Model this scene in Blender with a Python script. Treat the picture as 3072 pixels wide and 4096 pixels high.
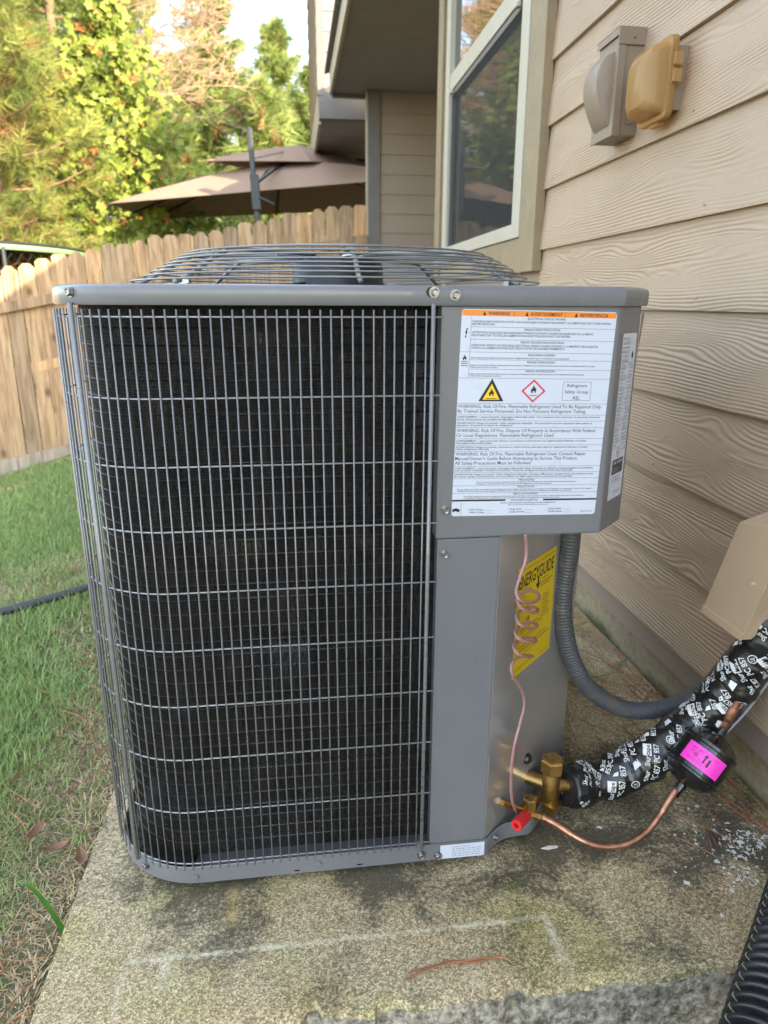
import bpy, math, random
import numpy as np
from mathutils import Matrix, Vector

# ------------------------------------------------------------------ scene, camera, light
for o in list(bpy.data.objects): bpy.data.objects.remove(o)
SC = bpy.context.scene
COL = SC.collection
rad = math.radians
rng = np.random.default_rng(7)
random.seed(7)

CAM = np.array([0.0, 0.0, 0.885])
AX = [np.array(a) for a in ((0.99177, -0.12797, 0.00326), (0.03381, 0.28638, 0.95752), (0.12346, 0.94953, -0.28835))]
FPX = 2780.0
cd = bpy.data.cameras.new('camera'); cam = bpy.data.objects.new('camera', cd); COL.objects.link(cam)
cd.sensor_fit = 'VERTICAL'; cd.sensor_height = 36.0; cd.sensor_width = 27.0
cd.lens = FPX / 4096 * 36.0
cd.clip_start = 0.02; cd.clip_end = 2000
cd.dof.use_dof = True; cd.dof.focus_distance = 1.02; cd.dof.aperture_fstop = 6.5
m = Matrix.Identity(4)
for i in range(3):
    m[i][0] = AX[0][i]; m[i][1] = AX[1][i]; m[i][2] = -AX[2][i]; m[i][3] = CAM[i]
cam.matrix_world = m
SC.camera = cam
SC.render.resolution_x = 768; SC.render.resolution_y = 1024

SUN_DIR = Vector((1.0, -1.5, 0.72)).normalized()          # towards the sun: over the house, behind the camera
sun_el = math.asin(SUN_DIR.z); sun_az = math.atan2(SUN_DIR.x, SUN_DIR.y)
w = bpy.data.worlds.new('World'); SC.world = w; w.use_nodes = True
nt = w.node_tree; nt.nodes.clear()
wo = nt.nodes.new('ShaderNodeOutputWorld'); bg = nt.nodes.new('ShaderNodeBackground')
sky = nt.nodes.new('ShaderNodeTexSky'); sky.sky_type = 'NISHITA'; sky.sun_disc = False
sky.sun_elevation = sun_el; sky.sun_rotation = sun_az; sky.altitude = 0; sky.air_density = 1.15; sky.dust_density = 0.9; sky.ozone_density = 1.0
# thin high cloud spread over the whole sky
wt = nt.nodes.new('ShaderNodeTexCoord'); wm = nt.nodes.new('ShaderNodeMapping'); wm.inputs['Scale'].default_value = (1.6, 1.6, 4.5); wm.inputs['Location'].default_value = (3.3, 1.7, 0.4)
wn = nt.nodes.new('ShaderNodeTexNoise'); wn.inputs['Scale'].default_value = 2.6; wn.inputs['Detail'].default_value = 8; wn.inputs['Roughness'].default_value = 0.6
wr = nt.nodes.new('ShaderNodeValToRGB'); wr.color_ramp.elements[0].position = 0.46; wr.color_ramp.elements[1].position = 0.70
wr.color_ramp.elements[0].color = (0.0, 0.0, 0.0, 1); wr.color_ramp.elements[1].color = (0.85, 0.85, 0.85, 1)
wx = nt.nodes.new('ShaderNodeMixRGB'); wx.inputs['Color2'].default_value = (6.3, 5.75, 5.2, 1)
nt.links.new(wt.outputs['Generated'], wm.inputs['Vector']); nt.links.new(wm.outputs[0], wn.inputs['Vector'])
nt.links.new(wn.outputs['Fac'], wr.inputs['Fac']); nt.links.new(wr.outputs['Color'], wx.inputs['Fac'])
nt.links.new(sky.outputs[0], wx.inputs['Color1']); nt.links.new(wx.outputs[0], bg.inputs['Color'])
bg.inputs['Strength'].default_value = 0.15
nt.links.new(bg.outputs[0], wo.inputs['Surface'])

sl = bpy.data.lights.new('sun', 'SUN'); sl.energy = 2.7; sl.angle = rad(0.6); sl.color = (1.0, 0.83, 0.58)
so = bpy.data.objects.new('sun', sl); COL.objects.link(so)
so.rotation_euler = (-SUN_DIR).to_track_quat('-Z', 'Y').to_euler(); so.location = (6, -4, 9)

SC.view_settings.view_transform = 'Standard'; SC.view_settings.look = 'None'
SC.view_settings.exposure = 2.6; SC.view_settings.gamma = 1.0
SC.render.engine = 'CYCLES'
SC.cycles.use_denoising = True
SC.cycles.max_bounces = 8; SC.cycles.diffuse_bounces = 4; SC.cycles.transparent_max_bounces = 12

# ------------------------------------------------------------------ projection helpers (photo pixel -> point on a real plane)
def ray(P):
    u = (P[0] - 1536) / FPX; v = -(P[1] - 2048) / FPX
    return AX[0] * u + AX[1] * v + AX[2]
def onx(P, x): d = ray(P); return CAM + d * ((x - CAM[0]) / d[0])
def ony(P, y): d = ray(P); return CAM + d * ((y - CAM[1]) / d[1])
def onz(P, z): d = ray(P); return CAM + d * ((z - CAM[2]) / d[2])
S2 = math.sqrt(0.5)
def onfacet(P, off=0.0):
    n = np.array([S2, -S2, 0]); d = ray(P); p0 = np.array([0.284, 0.905, 0]) + n * off
    return CAM + d * (np.dot(n, p0 - CAM) / np.dot(n, d))

# ------------------------------------------------------------------ mesh helpers
def V(*a): return np.array(a, float)
def spline(pts, per=8, closed=False):
    p = np.array(pts, float); n = len(p); out = []
    rngi = range(n if closed else n - 1)
    for i in rngi:
        if closed: a, b, c, d = p[(i - 1) % n], p[i], p[(i + 1) % n], p[(i + 2) % n]
        else: a, b, c, d = p[max(i - 1, 0)], p[i], p[i + 1], p[min(i + 2, n - 1)]
        for t in np.arange(per) / per:
            out.append(0.5 * ((2 * b) + (c - a) * t + (2 * a - 5 * b + 4 * c - d) * t * t + (3 * b - a - 3 * c + d) * t ** 3))
    if not closed: out.append(p[-1])
    return np.array(out)
def resample(p, step):
    p = np.array(p); d = np.r_[0, np.cumsum(np.linalg.norm(np.diff(p, axis=0), axis=1))]
    n = max(2, int(d[-1] / step) + 1); s = np.linspace(0, d[-1], n)
    return np.stack([np.interp(s, d, p[:, k]) for k in range(3)], 1), s
def frames(p, closed=False, start=None):
    p = np.array(p); n = len(p)
    if closed: T = np.roll(p, -1, 0) - np.roll(p, 1, 0)
    else:
        T = np.empty_like(p); T[1:-1] = p[2:] - p[:-2]; T[0] = p[1] - p[0]; T[-1] = p[-1] - p[-2]
    T /= np.linalg.norm(T, axis=1)[:, None] + 1e-12
    a = V(0, 0, 1) if start is None else np.array(start, float)
    if abs(np.dot(a, T[0])) > 0.95: a = V(1, 0, 0)
    N = np.empty_like(p); v = a - T[0] * np.dot(a, T[0]); N[0] = v / np.linalg.norm(v)
    for i in range(1, n):
        v = N[i - 1] - T[i] * np.dot(N[i - 1], T[i]); N[i] = v / np.linalg.norm(v)
    return T, N, np.cross(T, N)

class MB:
    def __init__(s): s.v = []; s.f = []; s.m = []; s.n = 0; s.cur = 0
    def add(s, verts, faces):
        verts = np.asarray(verts, float).reshape(-1, 3); b = s.n
        s.v.append(verts); s.n += len(verts)
        for f in faces: s.f.append(tuple(int(i) + b for i in f)); s.m.append(s.cur)
        return s
    def box(s, c, d, R=None):
        x, y, z = np.array(d) / 2.0
        v = np.array([(-x, -y, -z), (x, -y, -z), (x, y, -z), (-x, y, -z), (-x, -y, z), (x, -y, z), (x, y, z), (-x, y, z)])
        if R is not None: v = v @ np.array(R).T
        return s.add(v + np.array(c), [(0, 3, 2, 1), (4, 5, 6, 7), (0, 1, 5, 4), (1, 2, 6, 5), (2, 3, 7, 6), (3, 0, 4, 7)])
    def box2(s, a, b):
        a = np.array(a, float); b = np.array(b, float); return s.box((a + b) / 2, np.abs(b - a))
    def prism(s, poly, z0, z1):                       # poly (x,y) ccw
        n = len(poly); v = [(x, y, z0) for x, y in poly] + [(x, y, z1) for x, y in poly]
        return s.add(v, [tuple(range(n - 1, -1, -1)), tuple(range(n, 2 * n))] + [(i, (i + 1) % n, n + (i + 1) % n, n + i) for i in range(n)])
    def extrude(s, loop, vec):                        # any planar 3d loop
        loop = np.array(loop, float); n = len(loop); v = np.r_[loop, loop + np.array(vec, float)]
        return s.add(v, [tuple(range(n - 1, -1, -1)), tuple(range(n, 2 * n))] + [(i, (i + 1) % n, n + (i + 1) % n, n + i) for i in range(n)])
    def tube(s, path, r, n=8, closed=False, caps=True, start=None):
        p = np.array(path, float); k = len(p); r = np.broadcast_to(np.array(r, float), (k,))
        T, N, B = frames(p, closed, start); a = np.arange(n) * 2 * math.pi / n
        v = (p[:, None] + r[:, None, None] * (np.cos(a)[None, :, None] * N[:, None] + np.sin(a)[None, :, None] * B[:, None])).reshape(-1, 3)
        f = []
        for i in range(k if closed else k - 1):
            j = (i + 1) % k
            for q in range(n):
                q2 = (q + 1) % n; f.append((i * n + q, i * n + q2, j * n + q2, j * n + q))
        if caps and not closed: f.append(tuple(range(n - 1, -1, -1))); f.append(tuple((k - 1) * n + q for q in range(n)))
        return s.add(v, f)
    def lathe(s, c, axis, prof, n=24, caps=True):     # prof: (along, radius)
        c = np.array(c, float); axis = np.array(axis, float)
        return s.tube([c + axis * h for h, _ in prof], [max(r, 1e-5) for _, r in prof], n, caps=caps) if False else s._lathe(c, axis, prof, n, caps)
    def _lathe(s, c, axis, prof, n, caps):
        axis = axis / np.linalg.norm(axis); t = V(0, 0, 1) if abs(axis[2]) < 0.9 else V(1, 0, 0)
        N = t - axis * np.dot(t, axis); N /= np.linalg.norm(N); B = np.cross(axis, N)
        a = np.arange(n) * 2 * math.pi / n; ring = np.cos(a)[:, None] * N + np.sin(a)[:, None] * B
        v = np.concatenate([c + axis * h + ring * r for h, r in prof]); k = len(prof); f = []
        for i in range(k - 1):
            for q in range(n): q2 = (q + 1) % n; f.append((i * n + q, i * n + q2, (i + 1) * n + q2, (i + 1) * n + q))
        if caps: f.append(tuple(range(n - 1, -1, -1))); f.append(tuple((k - 1) * n + q for q in range(n)))
        return s.add(v, f)
    def grid(s, P):                                   # P: (a,b,3)
        a, b = P.shape[:2]; i = np.arange(a * b).reshape(a, b)
        f = np.stack([i[:-1, :-1], i[1:, :-1], i[1:, 1:], i[:-1, 1:]], -1).reshape(-1, 4)
        return s.add(P.reshape(-1, 3), f)
    def build(s, name, mat, parent=None, smooth=False, bevel=0, **kw):
        v = np.concatenate(s.v) if s.v else np.zeros((0, 3))
        me = bpy.data.meshes.new(name); me.from_pydata(v.tolist(), [], s.f)
        for mm in (mat if isinstance(mat, (list, tuple)) else [mat]): me.materials.append(mm)
        if any(s.m): me.polygons.foreach_set('material_index', s.m)
        if smooth: me.polygons.foreach_set('use_smooth', [True] * len(s.f))
        me.update()
        o = link(name, me, parent, **kw)
        if bevel:
            b = o.modifiers.new('bevel', 'BEVEL'); b.width = bevel; b.segments = 2; b.limit_method = 'ANGLE'; b.angle_limit = rad(40)
        if smooth == 'auto':
            me.polygons.foreach_set('use_smooth', [True] * len(s.f)); me.set_sharp_from_angle(angle=rad(38))
        return o

def arr_mesh(name, verts, faces, mat, smooth=False, cols=None):
    verts = np.asarray(verts, np.float32); faces = np.asarray(faces, np.int32); nf, k = faces.shape
    me = bpy.data.meshes.new(name); me.vertices.add(len(verts)); me.vertices.foreach_set('co', verts.ravel())
    me.loops.add(nf * k); me.loops.foreach_set('vertex_index', faces.ravel())
    me.polygons.add(nf); me.polygons.foreach_set('loop_start', np.arange(0, nf * k, k, dtype=np.int32))
    me.polygons.foreach_set('loop_total', np.full(nf, k, np.int32))
    if smooth: me.polygons.foreach_set('use_smooth', np.ones(nf, bool))
    if cols is not None:
        at = me.color_attributes.new('col', 'FLOAT_COLOR', 'POINT'); c = np.ones((len(verts), 4), np.float32); c[:, :3] = cols
        at.data.foreach_set('color', c.ravel())
    me.materials.append(mat); me.update(calc_edges=True); me.validate()
    return me

WORLD = {}
def link(name, data, parent=None, loc=None, label=None, cat=None, group=None, kind=None):
    o = bpy.data.objects.new(name, data); COL.objects.link(o)
    L = Matrix.Translation(loc) if loc is not None else Matrix.Identity(4)
    if parent is not None:
        o.parent = parent; o.matrix_parent_inverse = WORLD[parent.name].inverted()
    o.matrix_basis = L
    WORLD[o.name] = L
    tag(o, label, cat, group, kind); return o
def tag(o, label=None, cat=None, group=None, kind=None):
    if label: o['label'] = label
    if cat: o['category'] = cat
    if group: o['group'] = group
    if kind: o['kind'] = kind
    return o
def thing(name, label, cat, loc=(0, 0, 0), group=None): return link(name, None, None, loc, label, cat, group)

# ------------------------------------------------------------------ numpy noise
class Noise:
    def __init__(s, seed): s.t = np.random.default_rng(seed).random((256, 256))
    def __call__(s, x, y):
        x = np.asarray(x, float); y = np.asarray(y, float); xi = np.floor(x).astype(int); yi = np.floor(y).astype(int)
        fx = x - xi; fy = y - yi; fx = fx * fx * (3 - 2 * fx); fy = fy * fy * (3 - 2 * fy)
        g = lambda a, b: s.t[a & 255, b & 255]
        return (g(xi, yi) * (1 - fx) + g(xi + 1, yi) * fx) * (1 - fy) + (g(xi, yi + 1) * (1 - fx) + g(xi + 1, yi + 1) * fx) * fy
    def fbm(s, x, y, o=4):
        r = 0; a = 0.5
        for k in range(o): r = r + a * s(x * 2 ** k + 17 * k, y * 2 ** k + 9 * k); a *= 0.5
        return r
NZ = Noise(3)

# ------------------------------------------------------------------ materials
def nodes(name):
    mt = bpy.data.materials.new(name); mt.use_nodes = True; t = mt.node_tree
    b = t.nodes['Principled BSDF']; return mt, t, b
def N(t, kind, **kw):
    n = t.nodes.new('ShaderNode' + kind)
    for k, v in kw.items():
        if k in n.inputs: n.inputs[k].default_value = v
        else: setattr(n, k, v)
    return n
def ramp(t, src, stops, interp='LINEAR'):
    r = t.nodes.new('ShaderNodeValToRGB'); e = r.color_ramp.elements; r.color_ramp.interpolation = interp
    while len(e) < len(stops): e.new(0.5)
    for i, (p, c) in enumerate(stops):
        e[i].position = p; e[i].color = (c, c, c, 1) if isinstance(c, (int, float)) else (*c, 1)
    t.links.new(src, r.inputs['Fac']); return r.outputs['Color']
def mix(t, fac, a, b, blend='MIX'):
    n = t.nodes.new('ShaderNodeMixRGB'); n.blend_type = blend
    for s, v in (('Fac', fac), ('Color1', a), ('Color2', b)):
        if isinstance(v, (int, float)): n.inputs[s].default_value = v if s == 'Fac' else (v, v, v, 1)
        elif isinstance(v, tuple): n.inputs[s].default_value = (*v, 1)
        else: t.links.new(v, n.inputs[s])
    return n.outputs[0]
def coord(t, scale=(1, 1, 1), rot=(0, 0, 0), kind='Object'):
    c = t.nodes.new('ShaderNodeTexCoord'); mp = t.nodes.new('ShaderNodeMapping')
    mp.inputs['Scale'].default_value = scale; mp.inputs['Rotation'].default_value = rot
    t.links.new(c.outputs[kind], mp.inputs['Vector']); return mp.outputs[0]
def noise(t, vec, scale, detail=4, rough=0.55, dist=0.0):
    n = N(t, 'TexNoise'); n.inputs['Scale'].default_value = scale; n.inputs['Detail'].default_value = detail
    n.inputs['Roughness'].default_value = rough; n.inputs['Distortion'].default_value = dist
    t.links.new(vec, n.inputs['Vector']); return n.outputs['Fac']
def bump(t, b, h, strength=0.3, dist=0.002, prev=None):
    n = t.nodes.new('ShaderNodeBump'); n.inputs['Strength'].default_value = strength; n.inputs['Distance'].default_value = dist
    t.links.new(h, n.inputs['Height'])
    if prev is not None: t.links.new(prev, n.inputs['Normal'])
    t.links.new(n.outputs[0], b.inputs['Normal']); return n.outputs[0]

def simple(name, col, rough=0.5, metal=0.0, var=0.12, vscale=12, bmp=0.0, bscale=200, coat=0.0, rvar=0.1, spec=0.5):
    mt, t, b = nodes(name); v = coord(t)
    n = noise(t, v, vscale, 5); c0 = tuple(x * (1 - var) for x in col); c1 = tuple(min(1, x * (1 + var)) for x in col)
    t.links.new(ramp(t, n, [(0.3, c0), (0.7, c1)]), b.inputs['Base Color'])
    n2 = noise(t, v, vscale * 3.1, 4)
    t.links.new(ramp(t, n2, [(0.3, max(0, rough - rvar)), (0.7, min(1, rough + rvar))]), b.inputs['Roughness'])
    b.inputs['Metallic'].default_value = metal; b.inputs['Coat Weight'].default_value = coat; b.inputs['Specular IOR Level'].default_value = spec
    if bmp: bump(t, b, noise(t, v, bscale, 3), bmp, 0.001)
    return mt

M = {}
mt, t, b = nodes('grey_enamel'); v = coord(t)
n1_ = noise(t, v, 7, 5, 0.6); st_ = noise(t, coord(t, (26, 26, 1.6)), 2.0, 5, 0.65); sp_ = noise(t, v, 160, 3, 0.6)
c = mix(t, ramp(t, n1_, [(0.35, 0.0), (0.7, 1.0)]), (0.148, 0.155, 0.170), (0.164, 0.170, 0.184))
c = mix(t, ramp(t, st_, [(0.56, 0.0), (0.74, 0.22)]), c, (0.22, 0.22, 0.215))
c = mix(t, ramp(t, sp_, [(0.70, 0.0), (0.76, 0.5)]), c, (0.24, 0.23, 0.21))
t.links.new(c, b.inputs['Base Color']); t.links.new(ramp(t, mix(t, 0.5, n1_, st_), [(0.3, 0.27), (0.7, 0.46)]), b.inputs['Roughness']); b.inputs['Coat Weight'].default_value = 0.2
bump(t, b, noise(t, v, 700, 2), 0.05, 0.001, bump(t, b, noise(t, v, 5, 2), 0.10, 0.004)); M['ac'] = mt
M['ac_gloss'] = simple('grey_gloss_panel', (0.58, 0.575, 0.57), 0.16, 0.62, 0.05, 5, rvar=0.05)
M['wire'] = simple('grey_coated_wire', (0.175, 0.18, 0.187), 0.30, 0.0, 0.08, 20, coat=0.6)
M['guard'] = simple('grey_guard_wire', (0.17, 0.175, 0.18), 0.36, 0.15, 0.1, 20, coat=0.3)
M['zinc'] = simple('zinc_plated', (0.33, 0.33, 0.325), 0.36, 1.0, 0.12, 60)
M['galv'] = simple('galvanised_sheet', (0.34, 0.36, 0.38), 0.38, 0.8, 0.14, 40)
M['black_plastic'] = simple('black_plastic', (0.012, 0.012, 0.013), 0.4, 0, 0.2, 20, 0.1, 300)
M['motor'] = simple('motor_black', (0.010, 0.011, 0.013), 0.5, 0, 0.2, 20)
M['brass'] = simple('brass', (0.56, 0.37, 0.14), 0.34, 1.0, 0.18, 45, 0.12, 260)
M['copper'] = None
M['red_plastic'] = simple('red_plastic', (0.62, 0.02, 0.025), 0.4, 0, 0.08, 30)
M['label_white'] = simple('label_white', (0.57, 0.62, 0.73), 0.35, 0, 0.015, 8, coat=0.15)
M['ink'] = simple('label_ink', (0.012, 0.012, 0.014), 0.5, 0, 0.1, 20)
M['orange_ink'] = simple('orange_ink', (0.80, 0.26, 0.03), 0.4, 0, 0.03, 20)
M['yellow_ink'] = simple('yellow_ink', (0.85, 0.55, 0.02), 0.4, 0, 0.03, 20)
M['red_ink'] = simple('red_ink', (0.62, 0.02, 0.04), 0.4, 0, 0.03, 20)
M['dark_ink'] = simple('dark_panel_ink', (0.05, 0.05, 0.055), 0.4, 0, 0.05, 20)
M['eg_yellow'] = simple('energy_label_yellow', (0.66, 0.47, 0.012), 0.42, 0, 0.05, 9)
M['pink_label'] = simple('pink_label', (0.85, 0.05, 0.52), 0.4, 0, 0.04, 20)
M['cable'] = simple('pink_brown_cable', (0.36, 0.19, 0.185), 0.42, 0, 0.16, 40)
M['grey_wire'] = simple('grey_wire', (0.25, 0.27, 0.31), 0.5, 0, 0.1, 40)
M['taupe'] = simple('taupe_paint', (0.235, 0.178, 0.132), 0.5, 0, 0.05, 14, 0.12, 500)
M['trim'] = simple('trim_paint', (0.25, 0.19, 0.115), 0.55, 0, 0.10, 10, 0.2, 160)
M['trim_dark'] = simple('dark_trim_paint', (0.135, 0.125, 0.118), 0.55, 0, 0.08, 7, 0.15, 160)
M['vinyl'] = simple('cream_vinyl', (0.44, 0.41, 0.34), 0.4, 0, 0.03, 8)
M['cover_tan'] = simple('tan_vinyl_cover', (0.46, 0.335, 0.225), 0.5, 0, 0.03, 9, 0.06, 600)
M['soffit'] = simple('soffit_paint', (0.24, 0.23, 0.24), 0.7, 0, 0.06, 4)
M['fascia'] = simple('fascia_paint', (0.42, 0.36, 0.27), 0.6, 0, 0.05, 6)
M['shingle'] = simple('roof_shingle', (0.07, 0.065, 0.06), 0.9, 0, 0.3, 20, 0.5, 120)
M['umb_cloth'] = simple('brown_canopy_cloth', (0.30, 0.20, 0.145), 0.85, 0, 0.06, 3, 0.1, 90)
M['umb_metal'] = simple('dark_bronze_metal', (0.035, 0.04, 0.045), 0.4, 0.5, 0.1, 12)
M['green_pad'] = simple('green_vinyl_pad', (0.24, 0.40, 0.20), 0.5, 0, 0.08, 6)
M['net'] = simple('black_netting', (0.02, 0.022, 0.024), 0.8, 0, 0.2, 30)
M['hose'] = simple('black_hose_rubber', (0.03, 0.034, 0.04), 0.5, 0, 0.2, 15)
M['twig'] = simple('dark_twig_bark', (0.06, 0.042, 0.03), 0.8, 0, 0.3, 60)
M['needle'] = simple('fallen_needle', (0.28, 0.115, 0.05), 0.6, 0, 0.3, 30)
M['chip'] = simple('white_paint_chip', (0.70, 0.68, 0.63), 0.7, 0, 0.12, 40)
M['deadleaf'] = simple('dead_leaf', (0.22, 0.12, 0.07), 0.75, 0, 0.3, 60)
M['bark'] = simple('pine_bark', (0.22, 0.13, 0.085), 0.9, 0, 0.4, 9, 0.8, 30)
M['bark_pale'] = simple('pale_bark', (0.30, 0.215, 0.145), 0.9, 0, 0.3, 9, 0.6, 40)
M['deadwood'] = simple('dead_twig_wood', (0.42, 0.27, 0.185), 0.85, 0, 0.25, 5)
M['soil'] = simple('dark_soil', (0.07, 0.052, 0.036), 0.95, 0, 0.5, 16, 1.0, 90)
M['weed'] = simple('bright_grass_blade', (0.10, 0.28, 0.04), 0.45, 0, 0.15, 30)

def siding_mat(name, col):
    mt, t, b = nodes(name); v = coord(t)
    n = noise(t, v, 2.2, 4); n3 = noise(t, v, 60, 4)
    c = mix(t, ramp(t, n, [(0.35, 0.0), (0.7, 1.0)]), tuple(x * 0.93 for x in col), tuple(x * 1.05 for x in col))
    c = mix(t, ramp(t, n3, [(0.45, 0.0), (0.75, 0.14)]), c, tuple(x * 0.7 for x in col))
    t.links.new(c, b.inputs['Base Color']); b.inputs['Roughness'].default_value = 0.5
    bump(t, b, noise(t, coord(t, (40, 40, 400)), 6, 4, 0.7), 0.25, 0.0006); return mt
M['siding'] = siding_mat('lap_siding_paint', (0.385, 0.283, 0.196))
M['siding_far'] = siding_mat('far_siding_paint', (0.28, 0.225, 0.18))

# coil: dark fins, finer than a pixel, so they are a material
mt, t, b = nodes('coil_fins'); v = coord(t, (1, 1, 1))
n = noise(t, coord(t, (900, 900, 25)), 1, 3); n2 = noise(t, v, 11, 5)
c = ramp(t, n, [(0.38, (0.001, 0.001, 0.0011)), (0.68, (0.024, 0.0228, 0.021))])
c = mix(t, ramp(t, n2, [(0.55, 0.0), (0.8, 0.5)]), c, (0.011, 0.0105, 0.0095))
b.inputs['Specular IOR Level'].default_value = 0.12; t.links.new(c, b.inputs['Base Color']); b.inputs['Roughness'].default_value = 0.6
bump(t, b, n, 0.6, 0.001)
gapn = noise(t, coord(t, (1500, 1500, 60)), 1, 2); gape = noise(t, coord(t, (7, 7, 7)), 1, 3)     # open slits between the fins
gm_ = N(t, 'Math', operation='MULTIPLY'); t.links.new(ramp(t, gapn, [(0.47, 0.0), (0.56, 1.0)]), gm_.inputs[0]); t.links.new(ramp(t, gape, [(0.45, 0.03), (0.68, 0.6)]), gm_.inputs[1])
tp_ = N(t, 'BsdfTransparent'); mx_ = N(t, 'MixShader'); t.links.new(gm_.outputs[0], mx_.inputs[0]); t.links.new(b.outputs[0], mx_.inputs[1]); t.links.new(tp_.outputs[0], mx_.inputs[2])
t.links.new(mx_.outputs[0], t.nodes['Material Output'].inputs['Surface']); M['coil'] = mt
mt, t, b = nodes('coil_tube_glints'); 
n = noise(t, coord(t, (700, 700, 5)), 1, 2); n2 = noise(t, coord(t, (5, 5, 9)), 1, 3)
c = mix(t, ramp(t, n, [(0.5, 0.0), (0.62, 1.0)]), (0.004, 0.004, 0.004), (0.30, 0.285, 0.26))  # pale glints painted into the tube colour, broken up by noise
c = mix(t, ramp(t, n2, [(0.46, 0.0), (0.70, 1.0)]), (0.004, 0.004, 0.0045), c)
t.links.new(c, b.inputs['Base Color']); b.inputs['Roughness'].default_value = 0.35; b.inputs['Metallic'].default_value = 0.4; M['coil_tube'] = mt

# copper with heat oxidation
mt, t, b = nodes('copper_pipe'); v = coord(t)
n = noise(t, v, 38, 5); n2 = noise(t, v, 14, 3)
c = ramp(t, n, [(0.3, (0.22, 0.10, 0.06)), (0.52, (0.52, 0.27, 0.17)), (0.75, (0.62, 0.40, 0.29))])
c = mix(t, ramp(t, n2, [(0.58, 0.0), (0.72, 0.55)]), c, (0.20, 0.07, 0.05))
t.links.new(c, b.inputs['Base Color']); b.inputs['Metallic'].default_value = 1.0
t.links.new(ramp(t, n, [(0.3, 0.6), (0.7, 0.32)]), b.inputs['Roughness']); M['copper'] = mt

# black tape
mt, t, b = nodes('black_tape'); v = coord(t)
b.inputs['Base Color'].default_value = (0.011, 0.011, 0.012, 1); n = noise(t, v, 35, 5)
t.links.new(ramp(t, n, [(0.35, 0.14), (0.7, 0.42)]), b.inputs['Roughness']); bump(t, b, n, 0.5, 0.004); M['tape'] = mt
M['tape_print'] = simple('tape_white_print', (0.70, 0.70, 0.70), 0.45, 0, 0.06, 90)
M['drier'] = simple('black_gloss_paint', (0.008, 0.008, 0.009), 0.22, 0, 0.2, 20, coat=0.5)
M['conduit'] = None
mt, t, b = nodes('grey_conduit'); v = coord(t)
n = noise(t, coord(t, (9, 9, 22)), 3.2, 5)
c = mix(t, ramp(t, n, [(0.52, 0.0), (0.72, 0.75)]), (0.068, 0.074, 0.085), (0.155, 0.115, 0.08))
t.links.new(c, b.inputs['Base Color']); b.inputs['Roughness'].default_value = 0.42; M['conduit'] = mt
M['corrugated'] = simple('black_corrugated_plastic', (0.018, 0.019, 0.022), 0.36, 0, 0.3, 20, 0.1, 120)
M['stripe'] = simple('pale_green_mark', (0.22, 0.26, 0.17), 0.6, 0, 0.1, 30)

# weathered fence wood
def wood(name, a, bcol):
    mt, t, b = nodes(name); oi = N(t, 'ObjectInfo')
    tc = N(t, 'TexCoord'); add = N(t, 'VectorMath', operation='ADD'); mul = N(t, 'VectorMath', operation='SCALE')
    cmb = N(t, 'CombineXYZ'); t.links.new(oi.outputs['Random'], cmb.inputs[0]); t.links.new(oi.outputs['Random'], cmb.inputs[2])
    t.links.new(cmb.outputs[0], mul.inputs[0]); mul.inputs['Scale'].default_value = 37.0
    t.links.new(tc.outputs['Object'], add.inputs[0]); t.links.new(mul.outputs[0], add.inputs[1])
    mp = N(t, 'Mapping'); mp.inputs['Scale'].default_value = (16, 16, 1.1); t.links.new(add.outputs[0], mp.inputs['Vector'])
    n = noise(t, mp.outputs[0], 1.6, 6, 0.6, 1.2)
    c = ramp(t, n, [(0.30, tuple(x * 0.62 for x in a)), (0.45, a), (0.60, bcol), (0.72, tuple(x * 0.72 for x in bcol))])
    mp2 = N(t, 'Mapping'); mp2.inputs['Scale'].default_value = (9, 9, 5); t.links.new(add.outputs[0], mp2.inputs['Vector'])
    vo = N(t, 'TexVoronoi'); vo.inputs['Scale'].default_value = 0.55; t.links.new(mp2.outputs[0], vo.inputs['Vector'])
    c = mix(t, ramp(t, vo.outputs['Distance'], [(0.05, 0.9), (0.17, 0.0)]), c, (0.14, 0.065, 0.03))
    rr = ramp(t, oi.outputs['Random'], [(0.0, (0.66, 0.66, 0.68)), (0.35, (0.95, 0.92, 0.88)), (0.7, (1.0, 0.93, 0.84)), (1.0, (1.18, 1.06, 0.90))])
    c = mix(t, 1.0, c, rr, 'MULTIPLY')
    t.links.new(c, b.inputs['Base Color']); b.inputs['Roughness'].default_value = 0.75; bump(t, b, n, 0.3, 0.003); return mt
M['fence'] = wood('fence_pine_wood', (0.38, 0.25, 0.145), (0.56, 0.40, 0.24))
M['fence_grey'] = wood('weathered_board', (0.34, 0.29, 0.24), (0.48, 0.42, 0.35))

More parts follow.
